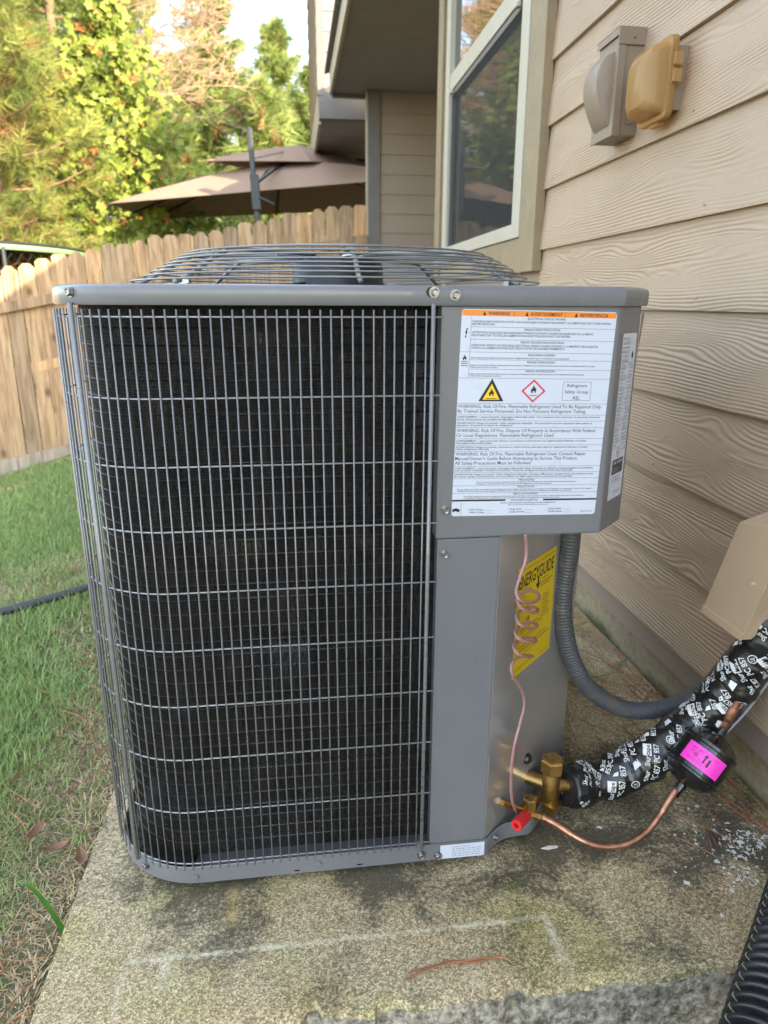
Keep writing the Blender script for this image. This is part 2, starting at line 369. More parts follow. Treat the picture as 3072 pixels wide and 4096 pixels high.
# concrete pad with aggregate, algae, old equipment outline
def concrete(name, marks=False, tint=(1, 1, 1)):
    mt, t, b = nodes(name); v = coord(t)
    vo = N(t, 'TexVoronoi'); vo.inputs['Scale'].default_value = 430; t.links.new(v, vo.inputs['Vector'])
    sep = N(t, 'SeparateColor'); t.links.new(vo.outputs['Color'], sep.inputs[0])
    grain = ramp(t, sep.outputs[0], [(0.0, (0.09, 0.075, 0.05)), (0.3, (0.24, 0.20, 0.135)), (0.6, (0.45, 0.39, 0.275)), (0.9, (0.66, 0.60, 0.46)), (1.0, (0.80, 0.76, 0.66))])
    fine = noise(t, v, 650, 3)
    c = mix(t, 0.35, grain, ramp(t, fine, [(0.3, (0.20, 0.165, 0.115)), (0.7, (0.56, 0.48, 0.35))]))
    warm = noise(t, v, 5.5, 4, 0.6)
    c = mix(t, ramp(t, warm, [(0.35, 0.0), (0.7, 0.55)]), c, mix(t, 1.0, c, (1.0, 0.83, 0.68), 'MULTIPLY'))
    # algae: dark patches broken up by the grains
    sx = N(t, 'SeparateXYZ'); t.links.new(v, sx.inputs[0])
    st = noise(t, v, 6.5, 6, 0.65, 0.6); stf = noise(t, v, 150, 4, 0.7)
    stain = mix(t, 0.36, st, stf)
    if marks:
        # the patch where water runs off the unit's front edge grows most algae
        mr = N(t, 'MapRange'); mr.inputs['From Min'].default_value = 0.74; mr.inputs['From Max'].default_value = 0.90; t.links.new(sx.outputs[1], mr.inputs['Value'])
        mr2 = N(t, 'MapRange'); mr2.inputs['From Min'].default_value = 1.3; mr2.inputs['From Max'].default_value = 0.97; t.links.new(sx.outputs[1], mr2.inputs['Value'])
        mr3 = N(t, 'MapRange'); mr3.inputs['From Min'].default_value = -0.34; mr3.inputs['From Max'].default_value = -0.15; t.links.new(sx.outputs[0], mr3.inputs['Value'])
        mu = N(t, 'Math', operation='MULTIPLY'); t.links.new(mr.outputs[0], mu.inputs[0]); t.links.new(mr2.outputs[0], mu.inputs[1])
        mu3 = N(t, 'Math', operation='MULTIPLY'); t.links.new(mu.outputs[0], mu3.inputs[0]); t.links.new(mr3.outputs[0], mu3.inputs[1])
        ad = N(t, 'Math', operation='MULTIPLY_ADD'); t.links.new(mu3.outputs[0], ad.inputs[0]); ad.inputs[1].default_value = 0.095; t.links.new(stain, ad.inputs[2])
        stain_s = ad.outputs[0]
    else: stain_s = stain
    c = mix(t, ramp(t, stain_s, [(0.515, 0.0), (0.615, 0.85)]), c, (0.05, 0.049, 0.038))
    gm = noise(t, v, 4.2, 5, 0.6, 0.4)
    c = mix(t, ramp(t, gm, [(0.50, 0.0), (0.68, 0.55)]), c, mix(t, 1.0, c, (0.72, 0.86, 0.36), 'MULTIPLY'))
    if marks:
        nz = noise(t, v, 26, 5, 0.7)
        def seg(axis, at, lo, hi, wdt, amt):
            # broken white line along one axis
            a, o = (sx.outputs[0], sx.outputs[1]) if axis == 'x' else (sx.outputs[1], sx.outputs[0])
            wob = N(t, 'Math', operation='MULTIPLY_ADD'); t.links.new(nz, wob.inputs[0]); wob.inputs[1].default_value = 0.012; wob.inputs[2].default_value = -at - 0.006
            s = N(t, 'Math', operation='ADD'); t.links.new(o, s.inputs[0]); t.links.new(wob.outputs[0], s.inputs[1])
            ab = N(t, 'Math', operation='ABSOLUTE'); t.links.new(s.outputs[0], ab.inputs[0])
            m1 = N(t, 'MapRange'); m1.inputs['From Min'].default_value = wdt; m1.inputs['From Max'].default_value = 0.0; t.links.new(ab.outputs[0], m1.inputs['Value'])
            m2 = N(t, 'MapRange'); t.links.new(a, m2.inputs['Value']); m2.inputs['From Min'].default_value = lo - 0.012; m2.inputs['From Max'].default_value = lo + 0.014
            m3 = N(t, 'MapRange'); t.links.new(a, m3.inputs['Value']); m3.inputs['From Min'].default_value = hi + 0.012; m3.inputs['From Max'].default_value = hi - 0.014
            q = N(t, 'Math', operation='MULTIPLY'); t.links.new(m1.outputs[0], q.inputs[0]); t.links.new(m2.outputs[0], q.inputs[1])
            q2 = N(t, 'Math', operation='MULTIPLY'); t.links.new(q.outputs[0], q2.inputs[0]); t.links.new(m3.outputs[0], q2.inputs[1])
            br = ramp(t, mix(t, 0.5, noise(t, v, 24, 4, 0.7), noise(t, v, 190, 4, 0.7)), [(0.42, 0.05), (0.58, 1.0)])
            q3 = N(t, 'Math', operation='MULTIPLY'); t.links.new(q2.outputs[0], q3.inputs[0]); t.links.new(br, q3.inputs[1])
            q4 = N(t, 'Math', operation='MULTIPLY'); t.links.new(q3.outputs[0], q4.inputs[0]); q4.inputs[1].default_value = amt
            return q4.outputs[0]
        for args in (('x', 0.788, -0.262, 0.352, 0.006, 0.95), ('y', 0.349, 0.69, 0.79, 0.010, 0.9), ('y', -0.259, 0.69, 0.79, 0.006, 0.5), ('y', -0.205, 0.755, 0.79, 0.012, 0.9), ('y', 0.22, 0.70, 0.735, 0.016, 0.6)):
            c = mix(t, seg(*args), c, (0.66, 0.64, 0.57))
        c = mix(t, seg('y', -0.262, 0.79, 0.96, 0.002, 0.5), c, (0.55, 0.45, 0.25))
        c = mix(t, seg('y', -0.118, 0.83, 0.905, 0.020, 0.6), c, (0.48, 0.36, 0.14))     # yellow drip mark
        # rust blooms
        c = mix(t, ramp(t, noise(t, v, 13, 3), [(0.70, 0.0), (0.78, 0.55)]), c, (0.20, 0.10, 0.08))
    c = mix(t, 1.0, c, (1.10, 1.06, 0.88), 'MULTIPLY')
    t.links.new(c, b.inputs['Base Color']); b.inputs['Roughness'].default_value = 0.9
    h = mix(t, 0.5, vo.outputs['Distance'], fine); bump(t, b, h, 0.7, 0.0022); return mt
M['concrete'] = concrete('weathered_concrete', True)
mt, t, b = nodes('mossy_foundation'); v = coord(t)
n = noise(t, v, 5, 5, 0.6); n2 = noise(t, v, 60, 4)
c = ramp(t, n2, [(0.3, (0.24, 0.195, 0.125)), (0.7, (0.36, 0.30, 0.20))]); c = mix(t, ramp(t, n, [(0.5, 0.0), (0.72, 0.6)]), c, (0.13, 0.125, 0.06))
sx = N(t, 'SeparateXYZ'); t.links.new(v, sx.inputs[0])
wob = N(t, 'Math', operation='MULTIPLY_ADD'); t.links.new(n, wob.inputs[0]); wob.inputs[1].default_value = 0.10; t.links.new(sx.outputs[2], wob.inputs[2])
c = mix(t, ramp(t, wob.outputs[0], [(0.045, 0.9), (0.075, 0.0)]), c, (0.03, 0.05, 0.016))
t.links.new(c, b.inputs['Base Color']); b.inputs['Roughness'].default_value = 0.9; bump(t, b, n2, 0.4, 0.003); M['foundation'] = mt
mt, t, b = nodes('broken_concrete'); v = coord(t)
n = noise(t, v, 9, 6, 0.7); n2 = noise(t, v, 90, 5, 0.7)
c = ramp(t, n2, [(0.34, (0.10, 0.09, 0.065)), (0.5, (0.36, 0.325, 0.25)), (0.64, (0.64, 0.58, 0.47))]); c = mix(t, ramp(t, n, [(0.52, 0.0), (0.64, 0.8)]), c, (0.05, 0.052, 0.042))
t.links.new(c, b.inputs['Base Color']); b.inputs['Roughness'].default_value = 0.95; bump(t, b, n2, 1.0, 0.009); M['broken'] = mt
# lawn soil with thatch
mt, t, b = nodes('lawn_soil'); v = coord(t)
n = noise(t, v, 1.3, 5); n2 = noise(t, v, 55, 5, 0.7)
c = ramp(t, n2, [(0.3, (0.07, 0.05, 0.028)), (0.7, (0.24, 0.17, 0.095))]); c = mix(t, ramp(t, n, [(0.4, 0.0), (0.6, 0.75)]), c, (0.05, 0.085, 0.022))
t.links.new(c, b.inputs['Base Color']); b.inputs['Roughness'].default_value = 0.95; bump(t, b, n2, 1.0, 0.01); M['lawn'] = mt

def leafy(name, rough=0.5, trans=0.35):
    mt, t, b = nodes(name); at = N(t, 'Attribute', attribute_name='col'); t.links.new(at.outputs['Color'], b.inputs['Base Color'])
    b.inputs['Roughness'].default_value = rough; b.inputs['Specular IOR Level'].default_value = 0.3
    tr = N(t, 'BsdfTranslucent'); t.links.new(at.outputs['Color'], tr.inputs['Color'])
    mx = N(t, 'MixShader'); mx.inputs[0].default_value = trans
    t.links.new(b.outputs[0], mx.inputs[1]); t.links.new(tr.outputs[0], mx.inputs[2])
    t.links.new(mx.outputs[0], t.nodes['Material Output'].inputs['Surface']); return mt
M['leaf'] = leafy('leaf_green', 0.5, 0.4); M['needles'] = leafy('pine_needle_green', 0.5, 0.3); M['grass'] = leafy('grass_blades', 0.5, 0.25)
mt, t, b = nodes('window_glass'); b.inputs['Base Color'].default_value = (0.012, 0.014, 0.015, 1); b.inputs['Roughness'].default_value = 0.02
b.inputs['Specular IOR Level'].default_value = 1.0; b.inputs['IOR'].default_value = 2.1; bump(t, b, noise(t, coord(t, (1, 3, 3)), 1.6, 2), 0.04, 0.01); M['glass'] = mt
mt, t, b = nodes('insect_screen'); b.inputs['Base Color'].default_value = (0.03, 0.032, 0.031, 1); b.inputs['Roughness'].default_value = 0.8
tp = N(t, 'BsdfTransparent'); mx = N(t, 'MixShader'); mx.inputs[0].default_value = 0.55
t.links.new(b.outputs[0], mx.inputs[1]); t.links.new(tp.outputs[0], mx.inputs[2]); t.links.new(mx.outputs[0], t.nodes['Material Output'].inputs['Surface']); M['screen'] = mt
mt, t, b = nodes('yellowed_clear_plastic'); b.inputs['Base Color'].default_value = (0.62, 0.45, 0.22, 1); b.inputs['Roughness'].default_value = 0.22
tl = N(t, 'BsdfTranslucent'); tl.inputs['Color'].default_value = (0.75, 0.50, 0.22, 1); tp = N(t, 'BsdfTransparent'); tp.inputs['Color'].default_value = (0.85, 0.68, 0.42, 1)
m1 = N(t, 'MixShader'); m1.inputs[0].default_value = 0.35; t.links.new(b.outputs[0], m1.inputs[1]); t.links.new(tl.outputs[0], m1.inputs[2])
m2 = N(t, 'MixShader'); m2.inputs[0].default_value = 0.5; t.links.new(m1.outputs[0], m2.inputs[1]); t.links.new(tp.outputs[0], m2.inputs[2])
t.links.new(m2.outputs[0], t.nodes['Material Output'].inputs['Surface']); M['amber'] = mt

# ------------------------------------------------------------------ lettering: strings become flat meshes fitted into boxes
_G = {}
def glyphs(keys):
    objs = []
    for s, bold in keys:
        if (s, bold) in _G: continue
        cu = bpy.data.curves.new('lettering', 'FONT'); cu.body = s; cu.size = 1.0; cu.resolution_u = 2
        cu.offset = 0.013 if bold else 0.003
        o = bpy.data.objects.new('lettering', cu); COL.objects.link(o); objs.append((s, bold, o))
    bpy.context.view_layer.update(); dg = bpy.context.evaluated_depsgraph_get()
    for s, bold, o in objs:
        me = bpy.data.meshes.new_from_object(o.evaluated_get(dg)); me.calc_loop_triangles()
        v = np.array([x.co[:2] for x in me.vertices]).reshape(-1, 2); f = [tuple(p.vertices) for p in me.polygons]
        _G[(s, bold)] = (v, f); bpy.data.meshes.remove(me)
    for s, bold, o in objs:
        c = o.data; bpy.data.objects.remove(o); bpy.data.curves.remove(c)
CAPH = 0.70
def put_text(mb, fn, s, bold, u0, u1, v, cap, align='L', off=0.0):
    """fn(u,v,off)->3d ; u0..u1 the width the line takes (u1 None: natural), v the middle of the capitals, cap their height"""
    vv, f = _G[(s, bold)]; x0, x1 = vv[:, 0].min(), vv[:, 0].max(); sc = cap / CAPH
    wdt = (x1 - x0) * sc; sx = sc
    if u1 is not None and align == 'L': sx = sc * (u1 - u0) / wdt; wdt = u1 - u0
    if align == 'C': u0 = u0 - wdt / 2
    P = np.array([fn(u0 + (a - x0) * sx, v - (CAPH / 2 - b) * sc * -1 if False else v + (CAPH / 2 - b) * sc, off) for a, b in vv])
    mb.add(P, f)
def put_dash(mb, fn, u0, u1, v, cap, off=0.0, seed=1):
    r = np.random.default_rng(int(seed * 977 + v * 99991 + u0 * 7777) % 100000); x = u0
    while x < u1 - cap * 0.3:                         # print too small to read: letter-like strokes in word groups
        for _ in range(int(r.integers(2, 7))):
            wl_ = cap * r.uniform(0.12, 0.2); h0 = cap * r.uniform(0.38, 0.5)
            if x + wl_ > u1: break
            put_rect(mb, fn, x, v - h0, x + wl_, v + cap * 0.45, off); x += cap * r.uniform(0.28, 0.5)
        x += cap * 0.55
def put_rect(mb, fn, u0, v0, u1, v1, off=0.0):
    mb.add([fn(u0, v1, off), fn(u1, v1, off), fn(u1, v0, off), fn(u0, v0, off)], [(0, 1, 2, 3)])
def put_poly(mb, fn, pts, off=0.0):
    mb.add([fn(u, v, off) for u, v in pts], [tuple(range(len(pts)))])

# ------------------------------------------------------------------ ground
def smooth01(x): x = np.clip(x, 0, 1); return x * x * (3 - 2 * x)
def gz(x, y):
    x = np.asarray(x, float); y = np.asarray(y, float)
    s = np.clip(-0.37 - x, 0, 7)
    z = -0.022 - 0.012 * smooth01(s / 0.12) - (0.13 + 0.145 * smooth01((y - 1.0) / 6.0)) * s
    z = z + 0.012 * (NZ(x * 3.1 + 40, y * 3.1) - 0.5) * smooth01(s / 0.2)
    inner = smooth01((x + 0.34) / 0.05) * smooth01((5.5 - y) / 1.5)
    return z * (1 - inner) + (-0.13) * inner
gx = np.r_[-400, -200, -100, -50, -25, -14, -9, np.arange(-7, -1.4, 0.2), np.arange(-1.4, 1.2, 0.05), 1.5, 2.5, 5, 10, 25, 60, 150, 400]
gy = np.r_[-400, -150, -60, -25, -10, -5, -2, np.arange(-1, 0.4, 0.2), np.arange(0.4, 3, 0.05), np.arange(3, 9, 0.25), 10, 12, 15, 20, 30, 60, 120, 250, 600]
X, Y = np.meshgrid(gx, gy, indexing='ij')
mb = MB(); mb.grid(np.stack([X, Y, gz(X, Y)], -1)); mb.build('ground', M['lawn'], smooth=True, kind='structure')

# grass: countless blades, one object
def blades(n, x0, x1, y0, y1, lmin, lmax, wid, seed):
    r = np.random.default_rng(seed); x = r.uniform(x0, x1, n); y = r.uniform(y0, y1, n)
    # bare strip and straw beside the slab
    edge = smooth01((-0.42 - x) / 0.40 + 0.30 * (NZ(y * 3, x * 3) - 0.5) * 2)
    edge = np.maximum(edge, smooth01((y - 2.3) / 1.0))
    strip = NZ.fbm(x * 1.7 + 5, y * 1.7 + 3) ; dry = smooth01((strip - 0.47) / 0.12)
    band = np.exp(-((y - 2.60 - 0.25 * (x + 1)) / 0.30) ** 2) * smooth01((NZ(x * 2, y * 5) + 0.15) / 0.8)
    dry = np.clip(np.maximum(dry * 0.8, band * 0.95) + (1 - edge) * 0.85, 0, 1)
    isdry = r.random(n) < dry
    keep = (r.random(n) < 0.75 + 0.25 * edge) & (x < -0.372 + 0.012 * NZ(y * 20, 0 * y))
    x, y, isdry, edge = x[keep], y[keep], isdry[keep], edge[keep]; n = len(x)
    L = r.uniform(lmin, lmax, n) * np.where(isdry, 0.75, 1.0) * (0.65 + 0.35 * edge)
    az = r.uniform(0, 2 * math.pi, n) + 0; tilt = np.where(isdry, r.uniform(0.75, 1.45, n), r.uniform(0.15, 1.0, n))
    bend = r.uniform(0.1, 0.7, n)
    dx, dy = np.cos(az), np.sin(az); px, py = -dy, dx
    z = gz(x, y); W = wid * r.uniform(0.6, 1.3, n)
    base = np.stack([x, y, z - 0.004], 1); side = np.stack([px, py, 0 * px], 1) * W[:, None]
    d1 = np.stack([dx * np.sin(tilt), dy * np.sin(tilt), np.cos(tilt)], 1); t2 = np.minimum(tilt + bend, 1.65)
    d2 = np.stack([dx * np.sin(t2), dy * np.sin(t2), np.cos(t2)], 1)
    mid = base + d1 * (L * 0.55)[:, None]; tip = mid + d2 * (L * 0.5)[:, None]
    v = np.stack([base - side, base + side, mid + side * 0.8, mid - side * 0.8, tip], 1).reshape(-1, 3)
    k = np.arange(n)[:, None] * 5; f = np.concatenate([k + np.array([0, 1, 2]), k + np.array([0, 2, 3]), k + np.array([3, 2, 4])])
    g = r.random((n, 1)); hue = r.random((n, 1))
    green = np.array([0.20, 0.33, 0.105]) * (0.55 + 0.8 * g) + hue * np.array([0.14, 0.09, 0.03])
    straw = np.array([0.58, 0.45, 0.27]) * (0.45 + 0.8 * g) + hue * np.array([0.02, 0, -0.02])
    c = np.where(isdry[:, None], straw, green); return v, f, np.repeat(np.clip(c, 0, 1), 5, 0)
parts = [blades(95000, -1.5, -0.37, 0.35, 1.7, 0.025, 0.06, 0.0012, 11), blades(90000, -2.6, -0.3, 1.7, 3.6, 0.03, 0.065, 0.0016, 12), blades(70000, -4.2, 0.3, 3.6, 6.7, 0.04, 0.08, 0.0028, 13)]
vs, fs, cs, b0 = [], [], [], 0
for v, f, c in parts: vs.append(v); fs.append(f + b0); cs.append(c); b0 += len(v)
link('lawn_grass', arr_mesh('lawn_grass', np.concatenate(vs), np.concatenate(fs), M['grass'], cols=np.concatenate(cs)), kind='stuff',
     label='patchy green lawn grass with straw coloured dry strips left of the slab', cat='grass')

# ------------------------------------------------------------------ concrete slab with broken front edge
mb = MB()
xs = np.arange(-0.362, 0.842, 0.004); nx = len(xs)
chip = 0.010 * (NZ.fbm(xs * 9, xs * 0 + 2) - 0.47) + 0.012 * smooth01((NZ(xs * 22 + 8, xs * 0) - 0.74) / 0.08) + 0.004 * (NZ.fbm(xs * 70, xs * 0 + 5) - 0.47)
front = 0.676 + chip
cols_y = [0.0, 0.004, 0.012, 0.03, 0.1, 0.25, 0.5, 1.0, 1.95]
top = np.zeros((nx, len(cols_y), 3))
for j, d in enumerate(cols_y):
    top[:, j, 0] = xs; top[:, j, 1] = front + d if d < 0.2 else 0.676 + d
    drop = {0.0: 0.0075, 0.004: 0.0032, 0.012: 0.0008}.get(d, 0.0)
    top[:, j, 2] = -drop * (0.5 + 1.4 * NZ(xs * 22, xs * 0 + j))
mb.grid(top)
zs = np.linspace(0, 1, 44); face = np.zeros((nx, 44, 3)); face[:, :, 0] = xs[:, None]
rough = NZ.fbm(xs[:, None] * 75, zs[None] * 14 + 4, 5) - 0.47; crack = np.floor(NZ.fbm(xs[:, None] * 9 + 30, zs[None] * 2.2 + 1) * 9) / 9 - 0.47
face[:, :, 1] = front[:, None] + (0.010 * rough + 0.016 * crack) * np.minimum(zs[None] * 4, 1) - 0.010 * zs[None]
face[:, :, 2] = top[:, 0, 2][:, None] + (-0.15 - top[:, 0, 2])[:, None] * zs[None]
mb.cur = 1; mb.grid(face[:, ::-1])
mb.cur = 0
mb.add([(-0.362, front[0], -0.15), (-0.362, 2.626, -0.15), (-0.362, 2.626, 0), (-0.362, front[0], -0.008)], [(3, 2, 1, 0)])
mb.add([(-0.362, 2.626, -0.15), (0.84, 2.626, -0.15), (0.84, 2.626, 0), (-0.362, 2.626, 0)], [(3, 2, 1, 0)])
mb.build('concrete_slab', [M['concrete'], M['broken']], smooth='auto', kind='structure', label='weathered concrete slab with algae stains and broken front edge')

# rough stone and soil in front of the slab
mb = MB(); xs = np.linspace(-0.5, 0.9, 120); ys = np.linspace(0.1, 0.70, 60); X, Y = np.meshgrid(xs, ys, indexing='ij')
h = 0.05 * (NZ.fbm(X * 6 + 3, Y * 6 + 7) - 0.3) + 0.012 * NZ.fbm(X * 40, Y * 40)
mb.grid(np.stack([X, Y, -0.135 + h * smooth01((X + 0.45) / 0.2)], -1)); mb.build('rubble_ground', M['broken'], smooth=True, kind='structure')

# ------------------------------------------------------------------ house
house = thing('house', 'tan lap sided house with window standing along the right side', 'house', (0.81, 0.5, -0.13))
mb = MB(); mb.box2((0.815, -3.0, 0.10), (0.98, 3.965, 2.81)); side_wall = mb.build('side_wall', M['siding_far'], house)
mb = MB(); X = np.linspace(-3, 3.9, 120); Z = np.linspace(-0.16, 0.175, 14); XX, ZZ = np.meshgrid(X, Z, indexing='ij')
mb.grid(np.stack([0.838 - 0.006 * NZ.fbm(XX * 8, ZZ * 20), XX, ZZ], -1)[:, ::-1]); mb.box2((0.86, -3, -0.2), (0.98, 3.9, 0.17))
mb.build('foundation', M['foundation'], house, smooth=False)

def grain(s, tt, seed):
    nz = Noise(seed); r = np.random.default_rng(seed)
    ph = tt / 0.0078 + 3.2 * nz(s * 1.9, tt * 7) + 1.5 * nz(s * 5 + 9, tt * 16) + 0.5 * nz(s * 14, tt * 40)
    for k in range(9):                              # cathedral figure / knots
        s0 = r.uniform(0.6, 2.6); t0 = r.uniform(0.02, 0.16); ph = ph + r.choice([-1, 1]) * r.uniform(1.6, 4.2) * np.exp(-((s - s0) / r.uniform(0.05, 0.17)) ** 2 - ((tt - t0) / r.uniform(0.012, 0.03)) ** 2)
    wv = 0.5 + 0.5 * np.cos(2 * math.pi * ph); amp = 0.35 + 0.65 * smooth01((nz.fbm(s * 3 + 50, tt * 18) - 0.30) / 0.22)
    return (wv ** 0.8) * amp
EXPO = 0.1777
def siding_board(z_low, y0, y1, parent, seed, xl=0.8, mat='siding', fine=(0.72, 2.35), nrow=104):
    lo, hi = max(y0, fine[0]), min(y1, fine[1])
    ss = np.unique(np.r_[np.arange(y0, lo, 0.09) if y0 < lo else [], np.arange(lo, hi, 0.009) if hi > lo else [], np.arange(max(hi, y0), y1, 0.06), y1])
    tt = np.linspace(0.0, EXPO + 0.018, nrow); Sg, Tg = np.meshgrid(ss, tt, indexing='ij')
    h = grain(Sg, Tg, seed) * (0.0018 + 0.0007 * ((seed * 37) % 10) / 10) * np.minimum(1, Tg / 0.004 + 0.15)
    P = np.stack([xl + 0.0125 * (Tg / EXPO) - h + 0.0026, Sg, z_low + Tg], -1)
    n1, n2 = P.shape[:2]; i = np.arange(n1 * n2).reshape(n1, n2)
    f = np.stack([i[:-1, :-1], i[:-1, 1:], i[1:, 1:], i[1:, :-1]], -1).reshape(-1, 4)
    bot = P[:, 0].copy(); bk = bot.copy(); bk[:, 0] = xl + 0.016; b0 = n1 * n2
    v = np.concatenate([P.reshape(-1, 3), bot, bk]); k = np.arange(n1 - 1)
    f2 = np.stack([b0 + k, b0 + k + 1, b0 + n1 + k + 1, b0 + n1 + k], -1)
    # board end
    e = P[0]; ek = e.copy(); ek[:, 0] = xl + 0.016; b1 = len(v); v = np.concatenate([v, e, ek]); q = np.arange(n2 - 1)
    f3 = np.stack([b1 + q, b1 + n2 + q, b1 + n2 + q + 1, b1 + q + 1], -1)
    return link('siding_board', arr_mesh('siding_board', v, np.concatenate([f, f2, f3]), M[mat], smooth=True), parent)
for i in range(-7, 9):
    zl = 1.582 - EXPO * i + 0.0
    if zl + EXPO > 2.83: continue
    in_window = zl + EXPO > 1.0
    y1 = 2.305 if in_window else 3.86
    nr = 104 if zl < 2.0 else 30
    if i == 5:
        siding_board(zl, -2.9, 1.588, side_wall, 100 + i, nrow=nr); siding_board(zl, 1.592, y1, side_wall, 160 + i, nrow=nr)
    else: siding_board(zl, -2.9, y1, side_wall, 100 + i, nrow=nr)
    if in_window: siding_board(zl, 3.755, 3.86, side_wall, 140 + i, nrow=12)
# corner boards
mb = MB(); mb.box2((0.785, 3.856, 0.12), (0.82, 3.97, 2.805)); mb.build('corner_board', M['trim'], side_wall, bevel=0.002)
mb = MB(); mb.box2((0.9, 3.9655, 0.0), (6.0, 3.975, 2.805)); mb.build('return_wall', M['siding_far'], house)
# caulk bead on the board joint
mb = MB(); zb = 1.582 - EXPO * 5; mb.tube([(0.8025, 1.59, zb + 0.002), (0.8095, 1.59, zb + EXPO - 0.01)], 0.0028, 6); mb.build('caulk_bead', M['siding'], side_wall)

for k in range(26):                                # face nails under the laps
    i_ = 1 + k % 8; zn = 1.582 - EXPO * i_ + 0.018 + 0.01 * rng.random(); yn = 0.95 + 0.405 * (k // 8) + 0.1 * rng.random()
    if zn > 1.0 and yn > 2.25: continue
    mb = MB(); mb.lathe((0.8008, yn, zn), (-1, 0, 0), [(0, 0.0028), (0.0008, 0.0026)], 9); mb.build('nail_head', M['siding'], side_wall)
# window
win = link('window', None, house, (0.79, 3.08, 1.05))
ya, yb_, za, zb_ = 2.455, 3.714, 1.10, 2.64
def wbox(name, mat, x0, x1, y0, y1, z0, z1, bevel=0.002):
    mb = MB(); mb.box2((x0, y0, z0), (x1, y1, z1)); return mb.build(name, M[mat], win, bevel=bevel)
wbox('casing_board', 'trim', 0.778, 0.81, 2.303, 2.452, 0.985, 2.76); wbox('casing_board', 'trim', 0.781, 0.81, 3.717, 3.757, 0.985, 2.76)
wbox('casing_board', 'trim', 0.780, 0.81, 2.4525, 3.7165, 0.985, 1.098)
wbox('casing_board', 'trim', 0.780, 0.81, 2.4525, 3.7165, 2.642, 2.76)
wbox('frame', 'vinyl', 0.774, 0.83, 2.4545, 2.535, 1.10, 2.64); wbox('frame', 'vinyl', 0.774, 0.83, 3.64, 3.7145, 1.10, 2.64)
wbox('frame', 'vinyl', 0.773, 0.83, 2.5355, 3.6395, 1.10, 1.148); wbox('frame', 'vinyl', 0.773, 0.83, 2.5355, 3.6395, 2.59, 2.64)
wbox('meeting_rail', 'vinyl', 0.780, 0.835, 2.5355, 3.6395, 1.835, 1.905)
wbox('screen_frame', 'trim_dark', 0.786, 0.798, 2.5365, 2.556, 1.149, 1.834); wbox('screen_frame', 'trim_dark', 0.786, 0.798, 3.618, 3.6385, 1.149, 1.834)
wbox('screen_frame', 'trim_dark', 0.786, 0.798, 2.5565, 3.6175, 1.812, 1.834)
mb = MB(); mb.add([(0.79, 2.556, 1.149), (0.79, 3.618, 1.149), (0.79, 3.618, 1.812), (0.79, 2.556, 1.812)], [(0, 3, 2, 1)]); mb.build('insect_screen', M['screen'], win)
mb = MB(); mb.box2((0.806, 2.53, 1.14), (0.812, 3.645, 1.84)); mb.build('pane', M['glass'], win)
mb = MB(); mb.box2((0.800, 2.53, 1.90), (0.806, 3.645, 2.6)); mb.build('pane', M['glass'], win)
wbox('sash_lock', 'vinyl', 0.766, 0.783, 2.575, 2.60, 1.815, 1.832, 0.003); wbox('sash_lock', 'vinyl', 0.766, 0.783, 3.565, 3.60, 1.815, 1.832, 0.003)

# eave with soffit, fascia, roof
eave = MB(); eave.box2((0.469, -3.2, 2.81), (6.0, 7.55, 2.822)); eave = eave.build('soffit', M['soffit'], house)
mb = MB(); mb.box2((0.440, -3.25, 2.792), (0.467, 7.55, 2.97)); mb.build('fascia_board', M['fascia'], eave, bevel=0.003)
mb = MB(); mb.box2((0.467, 7.552, 2.775), (0.83, 7.58, 2.97)); mb.build('fascia_board', M['trim_dark'], eave)
mb = MB(); mb.extrude([(0.40, -3.3, 2.975), (6.0, -3.3, 5.5), (6.0, -3.3, 5.58), (0.40, -3.3, 3.03)], (0, 10.9, 0)); mb.build('roof', M['shingle'], house)

# recessed far wall and its corner column
mb = MB(); mb.box2((0.915, 7.42, -0.05), (6.0, 7.6, 2.808)); far_wall = mb.build('far_wall', M['siding_far'], house)
for k in range(16):
    z = 2.444 - 0.178 * k + 0.178 * 2
    if z > 2.75 or z < 0: continue
    mb = MB(); top = min(z + 0.196, 2.806)
    mb.add([(0.914, 7.402, z), (6, 7.402, z), (6, 7.414, top), (0.914, 7.414, top), (0.914, 7.42, z), (6, 7.42, z)], [(0, 1, 2, 3), (0, 4, 5, 1)]); mb.build('siding_board', M['siding_far'], far_wall)
mb = MB(); mb.box2((0.793, 7.385, -0.06), (0.912, 7.5, 2.808)); mb.build('corner_column', M['trim_dark'], house, bevel=0.004)
mb = MB(); mb.box2((0.776, 7.39, -0.06), (0.792, 7.45, 2.80)); mb.build('corner_board', M['fascia'], house)

# porch wing beyond: upper storey over a dark ceiling
wing = link('porch_wing', None, house, (1.0, 9.5, 0))
mb = MB(); mb.box2((0.372, 8.012, 2.95), (5, 11.1, 5.0)); mb.build('upper_wall', M['siding_far'], wing)
for k in range(11):
    z = 2.93 + 0.178 * k; mb = MB()
    mb.add([(0.416, 7.995, z), (1.6, 7.995, z), (1.6, 8.008, z + 0.19), (0.416, 8.008, z + 0.19), (0.416, 8.012, z), (1.6, 8.012, z)], [(0, 1, 2, 3), (0, 4, 5, 1)]); mb.build('siding_board', M['siding_far'], wing)
    mb = MB(); mb.add([(0.352, 8.0, z), (0.352, 11.1, z), (0.366, 11.1, z + 0.19), (0.366, 8.0, z + 0.19), (0.372, 8.0, z), (0.372, 11.1, z)], [(0, 3, 2, 1), (0, 1, 5, 4)]); mb.build('siding_board', M['siding'], wing)  # lit side of the wing gets the lighter siding colour, its front the darker
mb = MB(); mb.box2((0.343, 7.978, 2.90), (0.414, 8.02, 5.0)); mb.build('corner_board', M['trim_dark'], wing)
